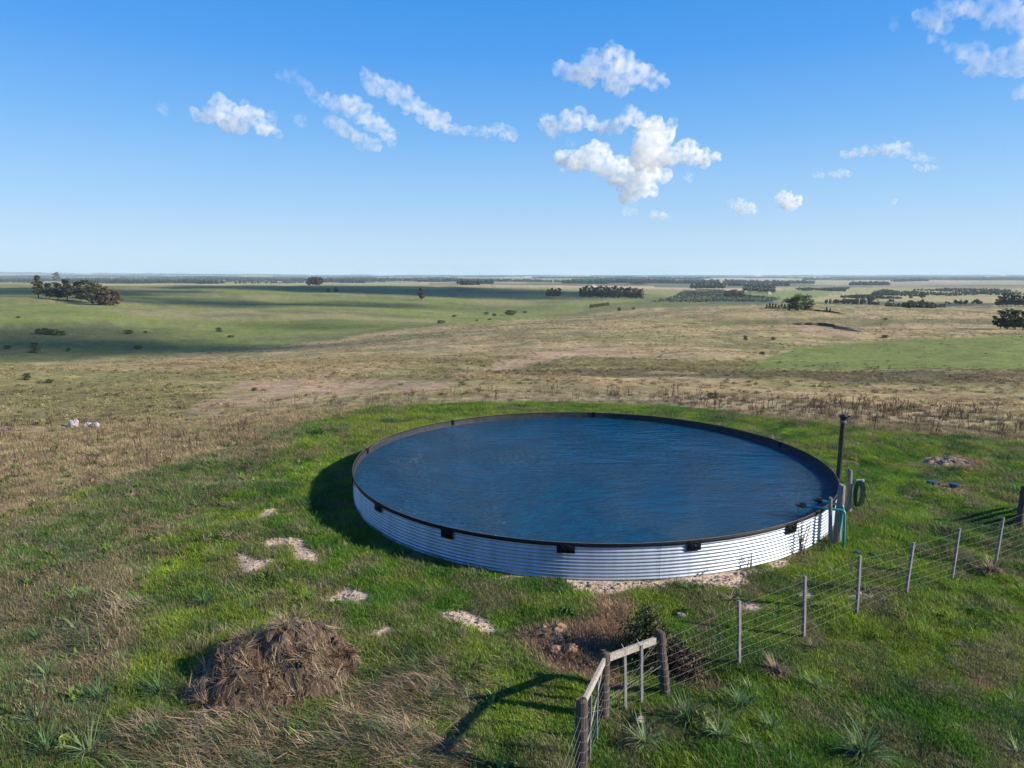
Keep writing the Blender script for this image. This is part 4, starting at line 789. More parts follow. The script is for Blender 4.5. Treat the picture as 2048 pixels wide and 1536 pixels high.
def spoil(px, py, rx, ry, h, lab, seed, nl, mat=M_SPOIL, mat2=M_ROCKG):
    g = G(px, py); e = empty('spoil_heap', g); tag(e, lab, 'spoil heap'); n_ = 40; uu, vv = np.meshgrid(np.linspace(-1, 1, n_), np.linspace(-1, 1, n_)); d_ = np.sqrt(uu ** 2 + vv ** 2); hh = np.clip(1 - d_ ** 2, 0, 1) * (.25 + 1.2 * fbm(uu * 2.6 + seed, vv * 2.6, seed, 4)) * h - .02
    b = MB(); b.v = [(float(a_ * rx), float(c_ * ry), float(q)) for a_, c_, q in zip(uu.ravel(), vv.ravel(), hh.ravel())]; b.sh = [.5] * len(b.v); b.f = [(i * n_ + j, i * n_ + j + 1, (i + 1) * n_ + j + 1, (i + 1) * n_ + j) for i in range(n_ - 1) for j in range(n_ - 1)]; b.obj('loose_soil', mat, e)
    rnd = random.Random(seed)
    for i in range(nl):
        a_ = rnd.uniform(0, 6.28); q = rnd.random() ** .7 * .8; x_, y_ = q * math.cos(a_) * rx, q * math.sin(a_) * ry; s_ = rnd.uniform(.05, .15); lump_obj('clod', mat2 if i % 3 else mat, (s_, s_, s_ * .75), seed + i, (x_, y_, h * .55 * (1 - q * q) + .02), e, amp=.3, sub=2)
spoil(1888, 928, 1.15, .8, .34, 'low spoil heap of pale soil and stones on the right lawn', 501, 16); spoil(1105, 1272, .75, .42, .16, 'low lump of dug soil and stones before the dark shrub', 502, 9, M_SOIL, M_ROCKT)
for i, (px, py) in enumerate(((1863, 970), (1907, 975))):
    g = G(px, py); e = empty('well_cap', g); tag(e, ('left' if i == 0 else 'right') + ' blue plastic pipe cap of two on the right lawn', 'pipe cap', 'blue pipe caps'); b = MB(); b.tube([(0, 0, -.05), (0, 0, .12)], [.15, .15], 20); b.obj('pipe', M_TEAL, e); b = MB(); b.tube([(0, 0, .121), (0, 0, .15), (0, 0, .16)], [.17, .17, .15], 20); b.obj('lid', M_TEAL, e)
for i, (px, py, a_) in enumerate(((1719, 1107, .1), (1755, 1113, -.5))):
    g = G(px, py); b = MB(); n_ = 10; V_ = []
    for u_ in range(n_ + 1):
        for v_ in (-1, 0, 1):
            t = u_ / n_; wd = .07 * math.sin(math.pi * min(1, t * .9 + .08)); V_.append((t * .42 - .21, v_ * wd, .05 + .03 * math.sin(t * 5 + i) - .02 * abs(v_)))
    b.add(V_, [(u_ * 3 + k_, u_ * 3 + k_ + 1, (u_ + 1) * 3 + k_ + 1, (u_ + 1) * 3 + k_) for u_ in range(n_) for k_ in range(2)]); o_ = b.obj('plastic_scrap', M_TEAL, None, loc=(g[0], g[1], g[2])); o_.rotation_euler.z = a_
    sm_ = o_.modifiers.new('thickness', 'SOLIDIFY'); sm_.thickness = .006; tag(o_, ('left' if i == 0 else 'right') + ' turquoise scrap of plastic in the grass behind the third picket', 'plastic scrap', 'turquoise scraps')
# eroded bank on the far slope
def bank(pts, h, name, lab):
    P = [G(*q) for q in pts]; b = MB(); n_ = 40; L_ = []
    for i in range(n_ + 1):
        t = i / n_ * (len(P) - 1); k_ = min(int(t), len(P) - 2); q = P[k_] * (1 - (t - k_)) + P[k_ + 1] * (t - k_); q = q.copy(); q[1] += (float(vnoise(t * 7, 1, 9)) - .5) * 3; hh = h * math.sin(math.pi * i / n_) ** .5 * (.6 + .8 * float(vnoise(t * 9, 3, 9))); z_ = float(Hgt(q[0], q[1]))
        L_ += [(q[0], q[1] - .3, z_ - .3), (q[0], q[1], z_ + hh), (q[0], q[1] + 3.5, z_ + hh * .9), (q[0], q[1] + 9, z_ - .2)]
    b.add(L_, [(i * 4 + k_, (i + 1) * 4 + k_, (i + 1) * 4 + k_ + 1, i * 4 + k_ + 1) for i in range(n_) for k_ in range(3)]); o_ = b.obj(name, M_SOIL, None); tag(o_, lab, kind='structure')
bank([(1592, 649), (1640, 651), (1680, 656), (1722, 664)], .7, 'eroded_bank', 'dark eroded gully bank on the slope to the right')
bank([(1615, 620), (1650, 623), (1690, 629)], .5, 'eroded_bank', 'smaller dark gully bank below the round trees')

# ------------------------------------------------------------------ trees
M_LEAF = []
for nm, c_ in (('dark_eucalyptus_leaf', (.050, .062, .034)), ('olive_leaf', (.092, .098, .046)), ('green_leaf', (.070, .100, .036)), ('russet_leaf', (.12, .088, .058))): M_LEAF.append(leaf_mat(nm, False, c_, .55, .25))
def crown_mesh(seed, h, w, base, nclump, nq, q, mat, shape='round'):
    rnd = random.Random(seed); b = MB()
    for i in range(nclump):
        t = rnd.random(); zc = base + (h - base) * t
        if shape == 'round': rmax = w / 2 * math.sqrt(max(.05, 1 - (2 * t - .85) ** 2 / 1.35))
        elif shape == 'tall': rmax = w / 2 * (1 - .45 * t) * (.65 + .35 * math.sin(t * 9 + seed))
        else: rmax = w / 2 * (1 - t) + .15
        a_ = rnd.uniform(0, 6.28); rr_ = rmax * math.sqrt(rnd.random()) * .85; c0 = Vector((rr_ * math.cos(a_), rr_ * math.sin(a_), zc)); cr_ = w * rnd.uniform(.10, .2); sh0 = rnd.uniform(-.25, .25)
        for k_ in range(nq):
            d_ = Vector((rnd.gauss(0, 1), rnd.gauss(0, 1), rnd.gauss(0, .7))).normalized(); c_ = c0 + d_ * cr_ * rnd.uniform(.5, 1.1); nn = (d_ + Vector((rnd.gauss(0, .5), rnd.gauss(0, .5), rnd.gauss(0, .5)))).normalized(); x_ = nn.orthogonal().normalized(); y_ = nn.cross(x_); s_ = q * rnd.uniform(.6, 1.4)
            b.add([c_ + x_ * s_, c_ + y_ * s_ * .7, c_ - x_ * s_, c_ - y_ * s_ * .7], [(0, 1, 2, 3)], min(1, max(0, rnd.random() * .6 + .2 + sh0)))
    return b.mesh('crown', mat)
def trunk_mesh(seed, h, base, r, w):
    rnd = random.Random(seed); b = MB(); b.tube([(0, 0, -.4), (rnd.gauss(0, .1), rnd.gauss(0, .1), base), (rnd.gauss(0, .25), rnd.gauss(0, .25), h * .8)], [r, r * .75, r * .25], 7)
    for i in range(6):
        a_ = rnd.uniform(0, 6.28); z0 = rnd.uniform(base * .8, h * .6); b.tube([(0, 0, z0), (w * .18 * math.cos(a_), w * .18 * math.sin(a_), z0 + h * .10), (w * .36 * math.cos(a_), w * .36 * math.sin(a_), z0 + h * .22)], [r * .45, r * .3, r * .1], 5)
    return b.mesh('trunk', M_BARK)
KIN = []   # unit-height trees, 10 m tall
for i, (w_, ba, shp, mi) in enumerate([(5.0, 2.2, 'tall', 0), (6.0, 1.6, 'round', 0), (7.5, 1.0, 'round', 1), (8.5, .8, 'round', 2), (6.5, 1.0, 'round', 3), (4.2, .3, 'cone', 0), (9, .4, 'round', 2)]):
    KIN.append((crown_mesh(600 + i, 10, w_, ba, 44, 22, .42, M_LEAF[mi], shp), trunk_mesh(610 + i, 10, ba + .6, .28, w_)))
def tree(px, py, hpx, wpx, kind, lab, grp, name='tree', cat='tree', dark=None):
    g = G(px, py); _, _, dep = project(g[0], g[1], g[2]); m_ = dep / FPX; H_ = hpx * m_; cw_ = [5, 6, 7.5, 8.5, 6.5, 4.2, 9][kind]; e = empty(name, g, (px * 3 % 63) / 10.); tag(e, lab, cat, grp)
    c_ = link(bpy.data.objects.new('crown', KIN[kind][0]), e); t_ = link(bpy.data.objects.new('trunk', KIN[kind][1]), e); sx = wpx * m_ / cw_; sz = H_ / 10
    for o_ in (c_, t_): o_.scale = (sx, sx, sz)
    t_.scale = (min(sx, sz), min(sx, sz), sz); return e
L1 = 'trees of the left hillside clump'
for i, a_ in enumerate([(77, 596, 42, 26, 0, 'leftmost tall dark tree standing apart on the left ridge'), (99, 597, 29, 28, 1, 'second tree from the left on the left ridge, round and low'), (116, 599, 32, 30, 1, 'third tree from the left on the left ridge'), (135, 601, 40, 33, 0, 'tall dark tree in the middle of the left ridge row'), (163, 602, 38, 38, 1, 'dark tree at the left end of the big clump on the left ridge'), (178, 606, 43, 38, 1, 'tallest wide tree of the big clump on the left ridge'), (196, 610, 42, 36, 2, 'olive tree in front of the big clump on the left ridge'), (213, 611, 36, 30, 4, 'russet tinged tree near the right end of the big clump'), (227, 611, 31, 34, 4, 'rightmost lower tree of the big clump on the left ridge')]): tree(*a_, L1)
tree(843, 601, 23, 20, 0, 'lone thin tree on the green valley floor', 'lone trees', cat='tree'); tree(672, 585, 10, 10, 1, 'small dark tree right of a similar one on the valley side', 'lone trees'); tree(657, 585, 8, 10, 1, 'small dark tree left of a similar one on the valley side', 'lone trees')
for i in range(4): tree(619 + i * 7, 571 - (i % 2), 15 + (i % 3), 14, 4, f'{["first","second","third","fourth"][i]} tree from the left in the russet clump on the ridge', 'russet clump trees')
for i in range(4): tree(1097 + i * 7, 594, 15 + 2 * (i % 2), 12, 1, f'{["first","second","third","fourth"][i]} tree from the left in the small dark grove', 'small dark grove trees')
ORD = ['first', 'second', 'third', 'fourth', 'fifth', 'sixth', 'seventh', 'eighth', 'ninth', 'tenth', 'eleventh', 'twelfth', 'thirteenth', 'fourteenth', 'fifteenth', 'sixteenth', 'seventeenth', 'eighteenth', 'nineteenth', 'twentieth', 'twenty-first', 'twenty-second']
for i in range(22): tree(1161 + i * 5.8, 595 + .12 * i, 20 - abs(i - 9) * .22 + (i * 7 % 5), 13, (1, 4, 1, 2)[i % 4] if i % 5 else 0, f'{ORD[i]} tree from the left in the long grove on the plain', 'trees of the long grove')
for i in range(7): tree(1182 + i * 5.5, 616 - i * .7, 7 + (i * 3 % 3), 9, 6, f'{ORD[i]} bush from the left in the low row under the long grove', 'low bush row', 'bush', 'bush')
for i in range(9): tree(1384 + i * 7.6, 578, 10 + (i * 5 % 4), 11, 1, f'{ORD[i]} tree from the left in the dark grove right of the long grove', 'dark grove trees')
for i in range(6): tree(1452 + i * 6.4, 594, 12 + (i * 5 % 4), 11, (1, 4)[i % 2], f'{ORD[i]} tree from the left in the grove beside the dark plantation field', 'plantation grove trees')
for i in range(9): tree(1490 + i * 7, 583 + .35 * i, 12 + (i * 5 % 3), 12, (1, 4, 4)[i % 3], f'{ORD[i]} tree from the left in the brown grove beyond the round trees', 'brown grove trees')
for i, a_ in enumerate([(1580, 621, 27, 30, 3, 'left crown of the three round green trees'), (1596, 622, 34, 30, 3, 'tallest middle crown of the three round green trees'), (1613, 621, 29, 30, 2, 'right crown of the three round green trees')]): tree(*a_, 'round green trees on the right')
for i in range(7): tree(1533 + i * 6, 617 + .2 * i, 8 + (i * 3 % 4), 7, 5, f'{ORD[i]} small conifer from the left beside the round green trees', 'row of small conifers', 'conifer', 'conifer')
tree(1653, 623, 9, 6, 5, 'small dark conifer above the gully', 'conifers above the gully', 'conifer', 'conifer'); tree(1660, 623, 7, 6, 5, 'smaller conifer right of another above the gully', 'conifers above the gully', 'conifer', 'conifer')
for i in range(5): tree(2000 + i * 15, 657 + i, 34 + (i * 5 % 7), 27, (1, 2, 1)[i % 3], f'{ORD[i]} tree from the left in the near dark grove at the right edge', 'near grove at the right edge')
for i in range(9): tree(1998 + i * 8, 613, 20 + (i * 5 % 6), 16, (1, 0)[i % 2], f'{ORD[i]} tree from the left in the farther dark grove at the right edge', 'farther grove at the right edge')
tree(1844, 597, 13, 13, 1, 'lone round tree in the scrub on the right plain', 'lone trees'); tree(1821, 597, 7, 7, 1, 'small lone tree left of a round one in the right scrub', 'lone trees')
tree(114, 563, 18, 14, 4, 'pale bare crowned tree behind the left ridge', 'lone trees'); tree(290 + 985, 569, 8, 40, 4, 'wide low russet grove beyond the long grove', 'far low groves')
B_ = 'dark bushes in the grass'
for i, (px, py, h_, w_, lab) in enumerate([(78, 668, 11, 16, 'left bush of the dark thicket in the shaded hollow'), (92, 669, 13, 22, 'big bush of the dark thicket in the shaded hollow'), (108, 670, 12, 22, 'right middle bush of the dark thicket in the hollow'), (124, 671, 9, 18, 'rightmost bush of the dark thicket in the hollow'), (68, 694, 10, 16, 'dark bush under the thicket in the hollow'), (70, 706, 14, 24, 'lowest dark bush in the shaded hollow'), (16, 698, 8, 16, 'dark bush at the left edge of the hollow'), (137, 702, 6, 12, 'small bush right of the lowest dark bush'), (257, 668, 9, 20, 'dark bush on the lit slope right of the thicket'), (291, 666, 4, 10, 'tiny dark bush right of a larger bush'), (276, 698, 8, 18, 'dark bush in the shaded valley bottom'), (438, 664, 9, 15, 'dark bush with a pale rock beside it'), (462, 675, 5, 14, 'low bush in the middle of the valley'), (55, 760, 14, 20, 'dark round bush on the near left slope'), (100, 766, 8, 18, 'low bush right of the dark round bush'), (37, 636, 4, 10, 'tiny bush high on the left slope'),
     (882, 647, 7, 18, 'dark bush at the head of the valley bush line'), (908, 634, 4, 12, 'tiny bush on the valley side above others'), (972, 629, 5, 12, 'small bush left of the large valley bush'), (988, 632, 5, 14, 'low bush just before the large valley bush'), (1022, 630, 10, 30, 'largest dark bush in the green valley'), (954, 642, 3, 8, 'tiny bush between the valley bushes'), (1050, 626, 4, 10, 'tiny bush right of the largest valley bush'), (1238, 622, 7, 12, 'round bush left of a smaller one on the slope crest'), (1266, 620, 6, 8, 'small round bush on the slope crest'), (1490, 680, 9, 13, 'dark green bush on the brown slope to the right'), (1547, 680, 6, 12, 'small green bush right of the dark green bush'), (1525, 709, 6, 14, 'dark bush at the left tip of the green field'), (1425, 797, 12, 26, 'olive shrub in the dry weeds behind the tank'), (508, 782, 7, 16, 'small brown bush on the pinkish slope'), (980, 640, 3, 9, 'tiny dark bush under the valley bush line'), (1770, 676, 6, 20, 'dark low bush above the green field'), (1440 + 330, 640, 4, 10, 'tiny bush on the right plain slope')]):
    tree(px, py, h_, w_, 6 if i % 2 else 3, lab, B_, 'bush', 'bush')
M_WALLW = simple('white_render', (.75, .73, .70), (.6, .58, .55), 1, .8); M_ROOFG = simple('grey_roof', (.30, .28, .27), (.2, .18, .17), 1, .7)
def farmhouse(px, py, w_, d_, h_, lab):
    g = G(px, py); e = empty('farmhouse', g, .3); tag(e, lab, 'farmhouse'); b = MB(); b.box((0, 0, h_ / 2), (w_, d_, h_)); wl = b.obj('wall', M_WALLW, e)
    b = MB(); hw, hd = w_ / 2 + .5, d_ / 2 + .5; b.add([(-hw, -hd, h_), (hw, -hd, h_), (hw, hd, h_), (-hw, hd, h_), (-hw, 0, h_ + d_ * .3), (hw, 0, h_ + d_ * .3)], [(0, 1, 5, 4), (2, 3, 4, 5), (0, 4, 3), (1, 2, 5), (0, 3, 2, 1)]); b.obj('roof', M_ROOFG, e)
    for i in range(4):
        b = MB(); b.box((-w_ * .36 + i * w_ * .24, -d_ / 2 - .03, h_ * .55), (w_ * .07, .1, h_ * .35)); b.obj('window', M_BLACKP, wl)
farmhouse(240, 555, 30, 10, 5, 'long white farmhouse behind the left ridge near the horizon'); farmhouse(1187, 573, 8, 5, 2.6, 'small white shed on the pale field above the long grove'); farmhouse(1538, 588, 5, 4, 2.6, 'tiny white shed right of the brown grove')
print('trees', time.time() - T0)

# ------------------------------------------------------------------ scrub and far woods (masses)
def blob(seed, n_, q, r0, h_): 
    rnd = random.Random(seed); b = MB()
    for i in range(n_):
        d_ = Vector((rnd.gauss(0, 1), rnd.gauss(0, 1), rnd.gauss(0, 1))).normalized(); c_ = Vector((d_.x * r0, d_.y * r0, h_ * .5 + d_.z * h_ * .5)) * rnd.uniform(.7, 1.05); nn = (d_ + Vector((rnd.gauss(0, .4), rnd.gauss(0, .4), rnd.gauss(0, .4)))).normalized(); x_ = nn.orthogonal().normalized(); y_ = nn.cross(x_); s_ = q * rnd.uniform(.7, 1.3); b.add([c_ + x_ * s_, c_ + y_ * s_, c_ - x_ * s_, c_ - y_ * s_], [(0, 1, 2, 3)], rnd.random())
    return b.mesh('far_crown', M_BLADE)
FB = [blob(701, 60, 1.5, 3.2, 9), blob(702, 55, 1.5, 3.6, 7), blob(703, 50, 1.4, 2.8, 11)]
def mass(name, polys, spacing, scl, tint, lab, cat, seed, keep=.8, maxn=4000):
    P = []; rg = np.random.default_rng(seed)
    for poly, kp in polys:
        pw = _q(poly); a_, b_ = pw.min(0), pw.max(0); area = (b_[0] - a_[0]) * (b_[1] - a_[1]); N_ = int(min(maxn * 3, area / spacing ** 2)); x_ = rg.uniform(a_[0], b_[0], N_); y_ = rg.uniform(a_[1], b_[1], N_)
        o_ = inside(pw, x_, y_) & (rg.random(N_) < kp) & (fbm(x_ / 60, y_ / 60, seed, 3) > .5 - .35 * kp); P.append(np.stack([x_[o_], y_[o_]], 1)[:maxn])
    P = np.concatenate(P); n_ = len(P); t_ = np.array([tint]) * rg.uniform(.65, 1.3, (n_, 1)); rot = np.zeros((n_, 3)); rot[:, 2] = rg.uniform(0, 6.28, n_)
    scatter(name, np.stack([P[:, 0], P[:, 1], Hgt(P[:, 0], P[:, 1]) - .3], 1), rot, rg.uniform(.6, 1.2, n_) * scl, rg.integers(0, 3, n_), t_, FB, lab, cat); print(name, n_)
mass('scrub', [([(1640, 606), (1740, 600), (1800, 604), (1900, 612), (1860, 618), (1760, 612), (1690, 608)], .5), ([(1675, 595), (1740, 592), (1810, 599), (1740, 599)], .8), ([(1800, 610), (1850, 604), (1860, 616), (1810, 618)], .8), ([(1740, 590), (1765, 580), (1800, 585), (1790, 592)], .9), ([(1590, 578), (1700, 576), (1690, 583), (1600, 583)], .4), ([(1760, 586), (1900, 578), (2020, 580), (2048, 590), (1900, 592), (1800, 592)], .35), ([(1890, 606), (1960, 604), (1990, 608), (1900, 610)], .4)], 4.4, .36, (.06, .08, .045), 'dark scrub in ragged lines across the right plain', 'scrub', 711)
mass('plantation', [([(1300, 604), (1350, 592), (1372, 580), (1440, 580), (1556, 597), (1540, 604), (1380, 605)], 1.)], 5.0, .16, (.075, .095, .055), 'grey green field of young planted trees', 'plantation', 712)
mass('left_wood', [([(0, 560), (30, 556), (70, 560), (95, 563), (60, 566), (0, 565)], .9), ([(130, 563), (200, 562), (330, 563), (330, 566), (130, 567)], .5), ([(350, 560), (440, 559), (440, 563), (370, 563)], .3)], 10, .85, (.06, .075, .05), 'hazy belt of trees behind the left ridge', 'wood', 713)
mass('ridge_bushes', [([(390, 566), (440, 563), (450, 566), (400, 568)], .4), ([(470, 564), (640, 563), (640, 566), (470, 567)], .1), ([(700, 560), (790, 560), (780, 563), (700, 563)], .5), ([(920, 567), (955, 566), (958, 570), (922, 571)], 1.)], 9, .7, (.06, .075, .045), 'scattered dark bushes along the far ridge', 'bushes', 715)
rg = np.random.default_rng(99); PX = []; 
def lot(cx, cy, w_, d_, n_, ang):
    u_ = rg.uniform(-.5, .5, n_) * w_; v_ = rg.uniform(-.5, .5, n_) * d_; c_, s_ = math.cos(ang), math.sin(ang); PX.append(np.stack([cx + u_ * c_ - v_ * s_, cy + u_ * s_ + v_ * c_, np.full(n_, 1.)], 1))
for i in range(70):
    Yc = 2000 * (14000 / 2000) ** (rg.random() ** .6); t_ = rg.uniform(-.85, .85); wd = rg.uniform(120, 900) * (1 + Yc / 9000); dp = rg.uniform(20, 70); 
    if Yc < 3200: wd *= .5
    lot(t_ * Yc, Yc, wd, dp, int(min(420, wd * dp / 110)), rg.normal(0, .12))
for Yc in (9500, 12000, 13800, 15500, 16200):
    NJ = 7 if Yc < 13000 else 20
    for j in range(NJ): lot((j / (NJ - 1.) * 2 - 1) * Yc * .85 + rg.normal(0, 250), Yc + rg.normal(0, 350), rg.uniform(300, 1500), 90, 200, rg.normal(0, .06))
for px, py, w_, d_ in ((40, 556, 500, 200), (160, 553, 900, 300), (330, 555, 900, 200), (430, 557, 500, 120), (1820, 563, 160, 90), (1740, 570, 130, 60), (1320, 566, 420, 120), (1170, 567, 160, 60), (950, 568, 120, 60), (2000, 560, 1500, 400), (1900, 556, 2500, 300), (1620, 560, 90, 40)):
    g = G(px, py); lot(g[0], g[1], w_, d_, int(min(900, w_ * d_ / 70)), 0)
P = np.concatenate(PX); n_ = len(P); rot = np.zeros((n_, 3)); rot[:, 2] = rg.uniform(0, 6.28, n_); dd = np.hypot(P[:, 0], P[:, 1])
scatter('far_woodland', np.stack([P[:, 0], P[:, 1], Hgt(P[:, 0], P[:, 1]) - .5], 1), rot, rg.uniform(.8, 1.4, n_) * (1 + dd / 26000), rg.integers(0, 3, n_), np.array([[.05, .07, .045]]) * rg.uniform(.8, 1.2, (n_, 1)), FB, 'far off plantations and shelter belts striping the plain to the horizon', 'woodland')
print('woods', n_, time.time() - T0)

# ------------------------------------------------------------------ clouds
M_CLOUD = bpy.data.materials.new('cloud'); M_CLOUD.use_nodes = True; n = M_CLOUD.node_tree; n.nodes.clear()
o = nd(n, 'ShaderNodeOutputMaterial'); pv = nd(n, 'ShaderNodeVolumePrincipled'); pv.inputs['Color'].default_value = (1, 1, 1, 1); pv.inputs['Anisotropy'].default_value = .0
z = noise_of(n, .026, 6, .65); z2 = noise_of(n, .006, 2, .5); a_ = rng(n, z, .42, .66, 0, .024); ml = nd(n, 'ShaderNodeMath', operation='MULTIPLY'); n.links.new(a_, ml.inputs[0]); n.links.new(rng(n, z2, .3, .7, .35, 1.2), ml.inputs[1])
info = nd(n, 'ShaderNodeAttribute', attribute_name='thickness', attribute_type='OBJECT'); ml2 = nd(n, 'ShaderNodeMath', operation='MULTIPLY'); n.links.new(ml.outputs[0], ml2.inputs[0]); n.links.new(info.outputs['Fac'], ml2.inputs[1]); n.links.new(ml2.outputs[0], pv.inputs['Density']); n.links.new(pv.outputs[0], o.inputs['Volume'])
def cloud(strokes, lab, seed, thick=1., alt=800., world=None, flat=1.):
    """strokes: (px, py, radius px) puffs of a cumulus at a height of 800 m, or world puffs (x, y, z, r)"""
    rnd = random.Random(seed); pts = []; rad = []
    if world is None:
        cx = sum(s[0] for s in strokes) / len(strokes); cy = sum(s[1] for s in strokes) / len(strokes); t = alt / ray(cx, cy)[2]; ctr = Vector(ray(cx, cy) * t) + Vector((0, 0, CAMZ)); kk = t / FPX; puffs = []
        for i, (px, py, r_) in enumerate(strokes):
            puffs.append((Vector(ray(px, py) * t) + Vector((0, 0, CAMZ)), r_ * kk))
            if i and math.hypot(px - strokes[i - 1][0], py - strokes[i - 1][1]) < 2.2 * (r_ + strokes[i - 1][2]):
                q = puffs[-2] if len(puffs) > 1 else puffs[-1]; qq, rq = Vector(ray(*strokes[i - 1][:2]) * t) + Vector((0, 0, CAMZ)), strokes[i - 1][2] * kk; puffs.append(((puffs[-1][0] + qq) / 2, (r_ * kk + rq) / 2))
    else: puffs = [(Vector(q[:3]), q[3]) for q in world]; ctr = sum((q[0] for q in puffs), Vector()) / len(puffs)
    for c_, R0 in puffs:
        for i in range(5):
            v_ = Vector((rnd.gauss(0, 1), rnd.gauss(0, 1), rnd.gauss(0, 1) * flat)).normalized() * R0 * .45; pts.append(c_ + v_ - ctr); rad.append(R0 * rnd.uniform(.5, .85))
    P = np.array([list(q) for q in pts]); Rm = max(rad) * 1.3; mn = P.min(0) - Rm; mxx = P.max(0) + Rm; meanR = float(np.mean(rad)); vox = max((mxx - mn).max() / 120, meanR / 9.)
    me_ = bpy.data.meshes.new('puffs'); me_.from_pydata(pts, [], []); me_.attributes.new('rad', 'FLOAT', 'POINT').data.foreach_set('value', rad); ob = bpy.data.objects.new('cloud', me_); COL.objects.link(ob)
    g = bpy.data.node_groups.new('cloud', 'GeometryNodeTree'); g.interface.new_socket('Geometry', in_out='INPUT', socket_type='NodeSocketGeometry'); g.interface.new_socket('Geometry', in_out='OUTPUT', socket_type='NodeSocketGeometry')
    N = g.nodes.new; L = g.links.new; gi = N('NodeGroupInput'); go = N('NodeGroupOutput'); vc = N('GeometryNodeVolumeCube'); vc.inputs['Min'].default_value = mn; vc.inputs['Max'].default_value = mxx
    for ax, i in zip('XYZ', range(3)): vc.inputs['Resolution ' + ax].default_value = max(8, int((mxx - mn)[i] / vox))
    pr_ = N('GeometryNodeProximity'); pr_.target_element = 'POINTS'; L(gi.outputs[0], pr_.inputs[0]); sn = N('GeometryNodeSampleNearest'); L(gi.outputs[0], sn.inputs[0]); si = N('GeometryNodeSampleIndex'); L(gi.outputs[0], si.inputs[0]); na2 = N('GeometryNodeInputNamedAttribute'); na2.data_type = 'FLOAT'; na2.inputs[0].default_value = 'rad'; L(na2.outputs[0], si.inputs[1]); L(sn.outputs[0], si.inputs['Index'])
    pos = N('GeometryNodeInputPosition'); nz = N('ShaderNodeTexNoise'); nz.noise_dimensions = '4D'; nz.inputs['W'].default_value = seed * 3.7; nz.inputs['Scale'].default_value = .72 / meanR; nz.inputs['Detail'].default_value = 6; nz.inputs['Roughness'].default_value = .62; L(pos.outputs[0], nz.inputs['Vector'])
    def M(op, a, b=None):
        q = N('ShaderNodeMath'); q.operation = op
        for i, v in enumerate((a, b)):
            if v is None: continue
            if hasattr(v, 'is_output'): L(v, q.inputs[i])
            else: q.inputs[i].default_value = v
        return q.outputs[0]
    qd = M('DIVIDE', pr_.outputs['Distance'], si.outputs[0]); v = M('ADD', M('SUBTRACT', 1.22, qd), M('MULTIPLY', M('SUBTRACT', nz.outputs[0], .5), 2.9)); kk_ = N('ShaderNodeMapRange'); L(qd, kk_.inputs[0]); kk_.inputs[1].default_value = 1.6; kk_.inputs[2].default_value = 1.1
    L(M('MAXIMUM', M('MULTIPLY', v, kk_.outputs[0]), 0.), vc.inputs['Density']); vm = N('GeometryNodeVolumeToMesh'); L(vc.outputs[0], vm.inputs[0]); vm.inputs['Threshold'].default_value = .05; vm.inputs['Adaptivity'].default_value = .15; L(vm.outputs[0], go.inputs[0])
    ob.modifiers.new('c', 'NODES').node_group = g; dg = bpy.context.evaluated_depsgraph_get(); m2_ = bpy.data.meshes.new_from_object(ob.evaluated_get(dg), depsgraph=dg); ob.modifiers.clear(); ob.data = m2_; bpy.data.meshes.remove(me_); bpy.data.node_groups.remove(g)
    m2_.name = 'cloud'; m2_.materials.clear(); m2_.materials.append(M_CLOUD); ob.location = ctr; ob['thickness'] = float(thick); tag(ob, lab, 'cloud', 'clouds in the blue sky'); return ob
cloud([(1118, 138, 14), (1150, 145, 20), (1185, 138, 30), (1215, 125, 30), (1240, 135, 34), (1240, 165, 26), (1275, 148, 24), (1305, 158, 18), (1328, 163, 10)], 'plump white cloud highest of the middle group', 1)
cloud([(1090, 248, 14), (1110, 252, 20), (1160, 245, 22), (1200, 255, 14), (1235, 252, 16), (1260, 235, 18), (1290, 250, 14), (1345, 250, 12)], 'left top arm of the big ragged cloud', 2, 1.2)
cloud([(1305, 285, 38), (1290, 310, 26), (1330, 315, 24), (1365, 305, 22), (1395, 315, 20), (1425, 315, 12), (1440, 316, 6)], 'bright round heart of the big ragged cloud', 3, 1.4)
cloud([(1120, 318, 14), (1150, 318, 22), (1190, 315, 26), (1210, 335, 22), (1245, 345, 26), (1290, 345, 26), (1325, 350, 16), (1260, 375, 24), (1300, 372, 18), (1255, 395, 18)], 'lower part of the big ragged cloud narrowing downward', 4, 1.3)
cloud([(1125, 340, 5), (1138, 285, 7), (1150, 288, 5)], 'tiny wisp between the two left arms of the ragged cloud', 5, .5)
cloud([(1375, 352, 8), (1380, 360, 6)], 'small wisp right of the ragged cloud', 6, .6); cloud([(1255, 422, 10), (1270, 424, 7)], 'faint grey wisp under the ragged cloud', 7, .3); cloud([(1305, 428, 8), (1322, 431, 8), (1340, 434, 4)], 'low white sliver under the ragged cloud', 8, .8)
cloud([(735, 150, 14), (745, 168, 18), (775, 178, 18), (805, 190, 22), (830, 215, 20), (860, 235, 18), (885, 240, 18), (905, 258, 12), (935, 262, 10), (970, 265, 10), (1000, 258, 14), (1022, 270, 14)], 'long white streak of cloud falling to the right', 9, .85)
cloud([(400, 228, 14), (430, 225, 22), (442, 208, 18), (465, 240, 26), (500, 235, 20), (495, 215, 14), (525, 255, 18), (555, 268, 10)], 'white two peaked cloud left of the centre', 10, 1.1)
cloud([(560, 150, 10), (585, 152, 12), (605, 168, 12), (625, 186, 11), (645, 205, 9)], 'thin curved wisp above the hollow cloud', 11, .45); cloud([(660, 205, 16), (690, 210, 22), (725, 225, 22), (755, 250, 18), (780, 275, 14), (665, 245, 16), (695, 265, 16), (725, 285, 14), (755, 288, 12)], 'broad hollow cloud with a torn right side', 12, .75)
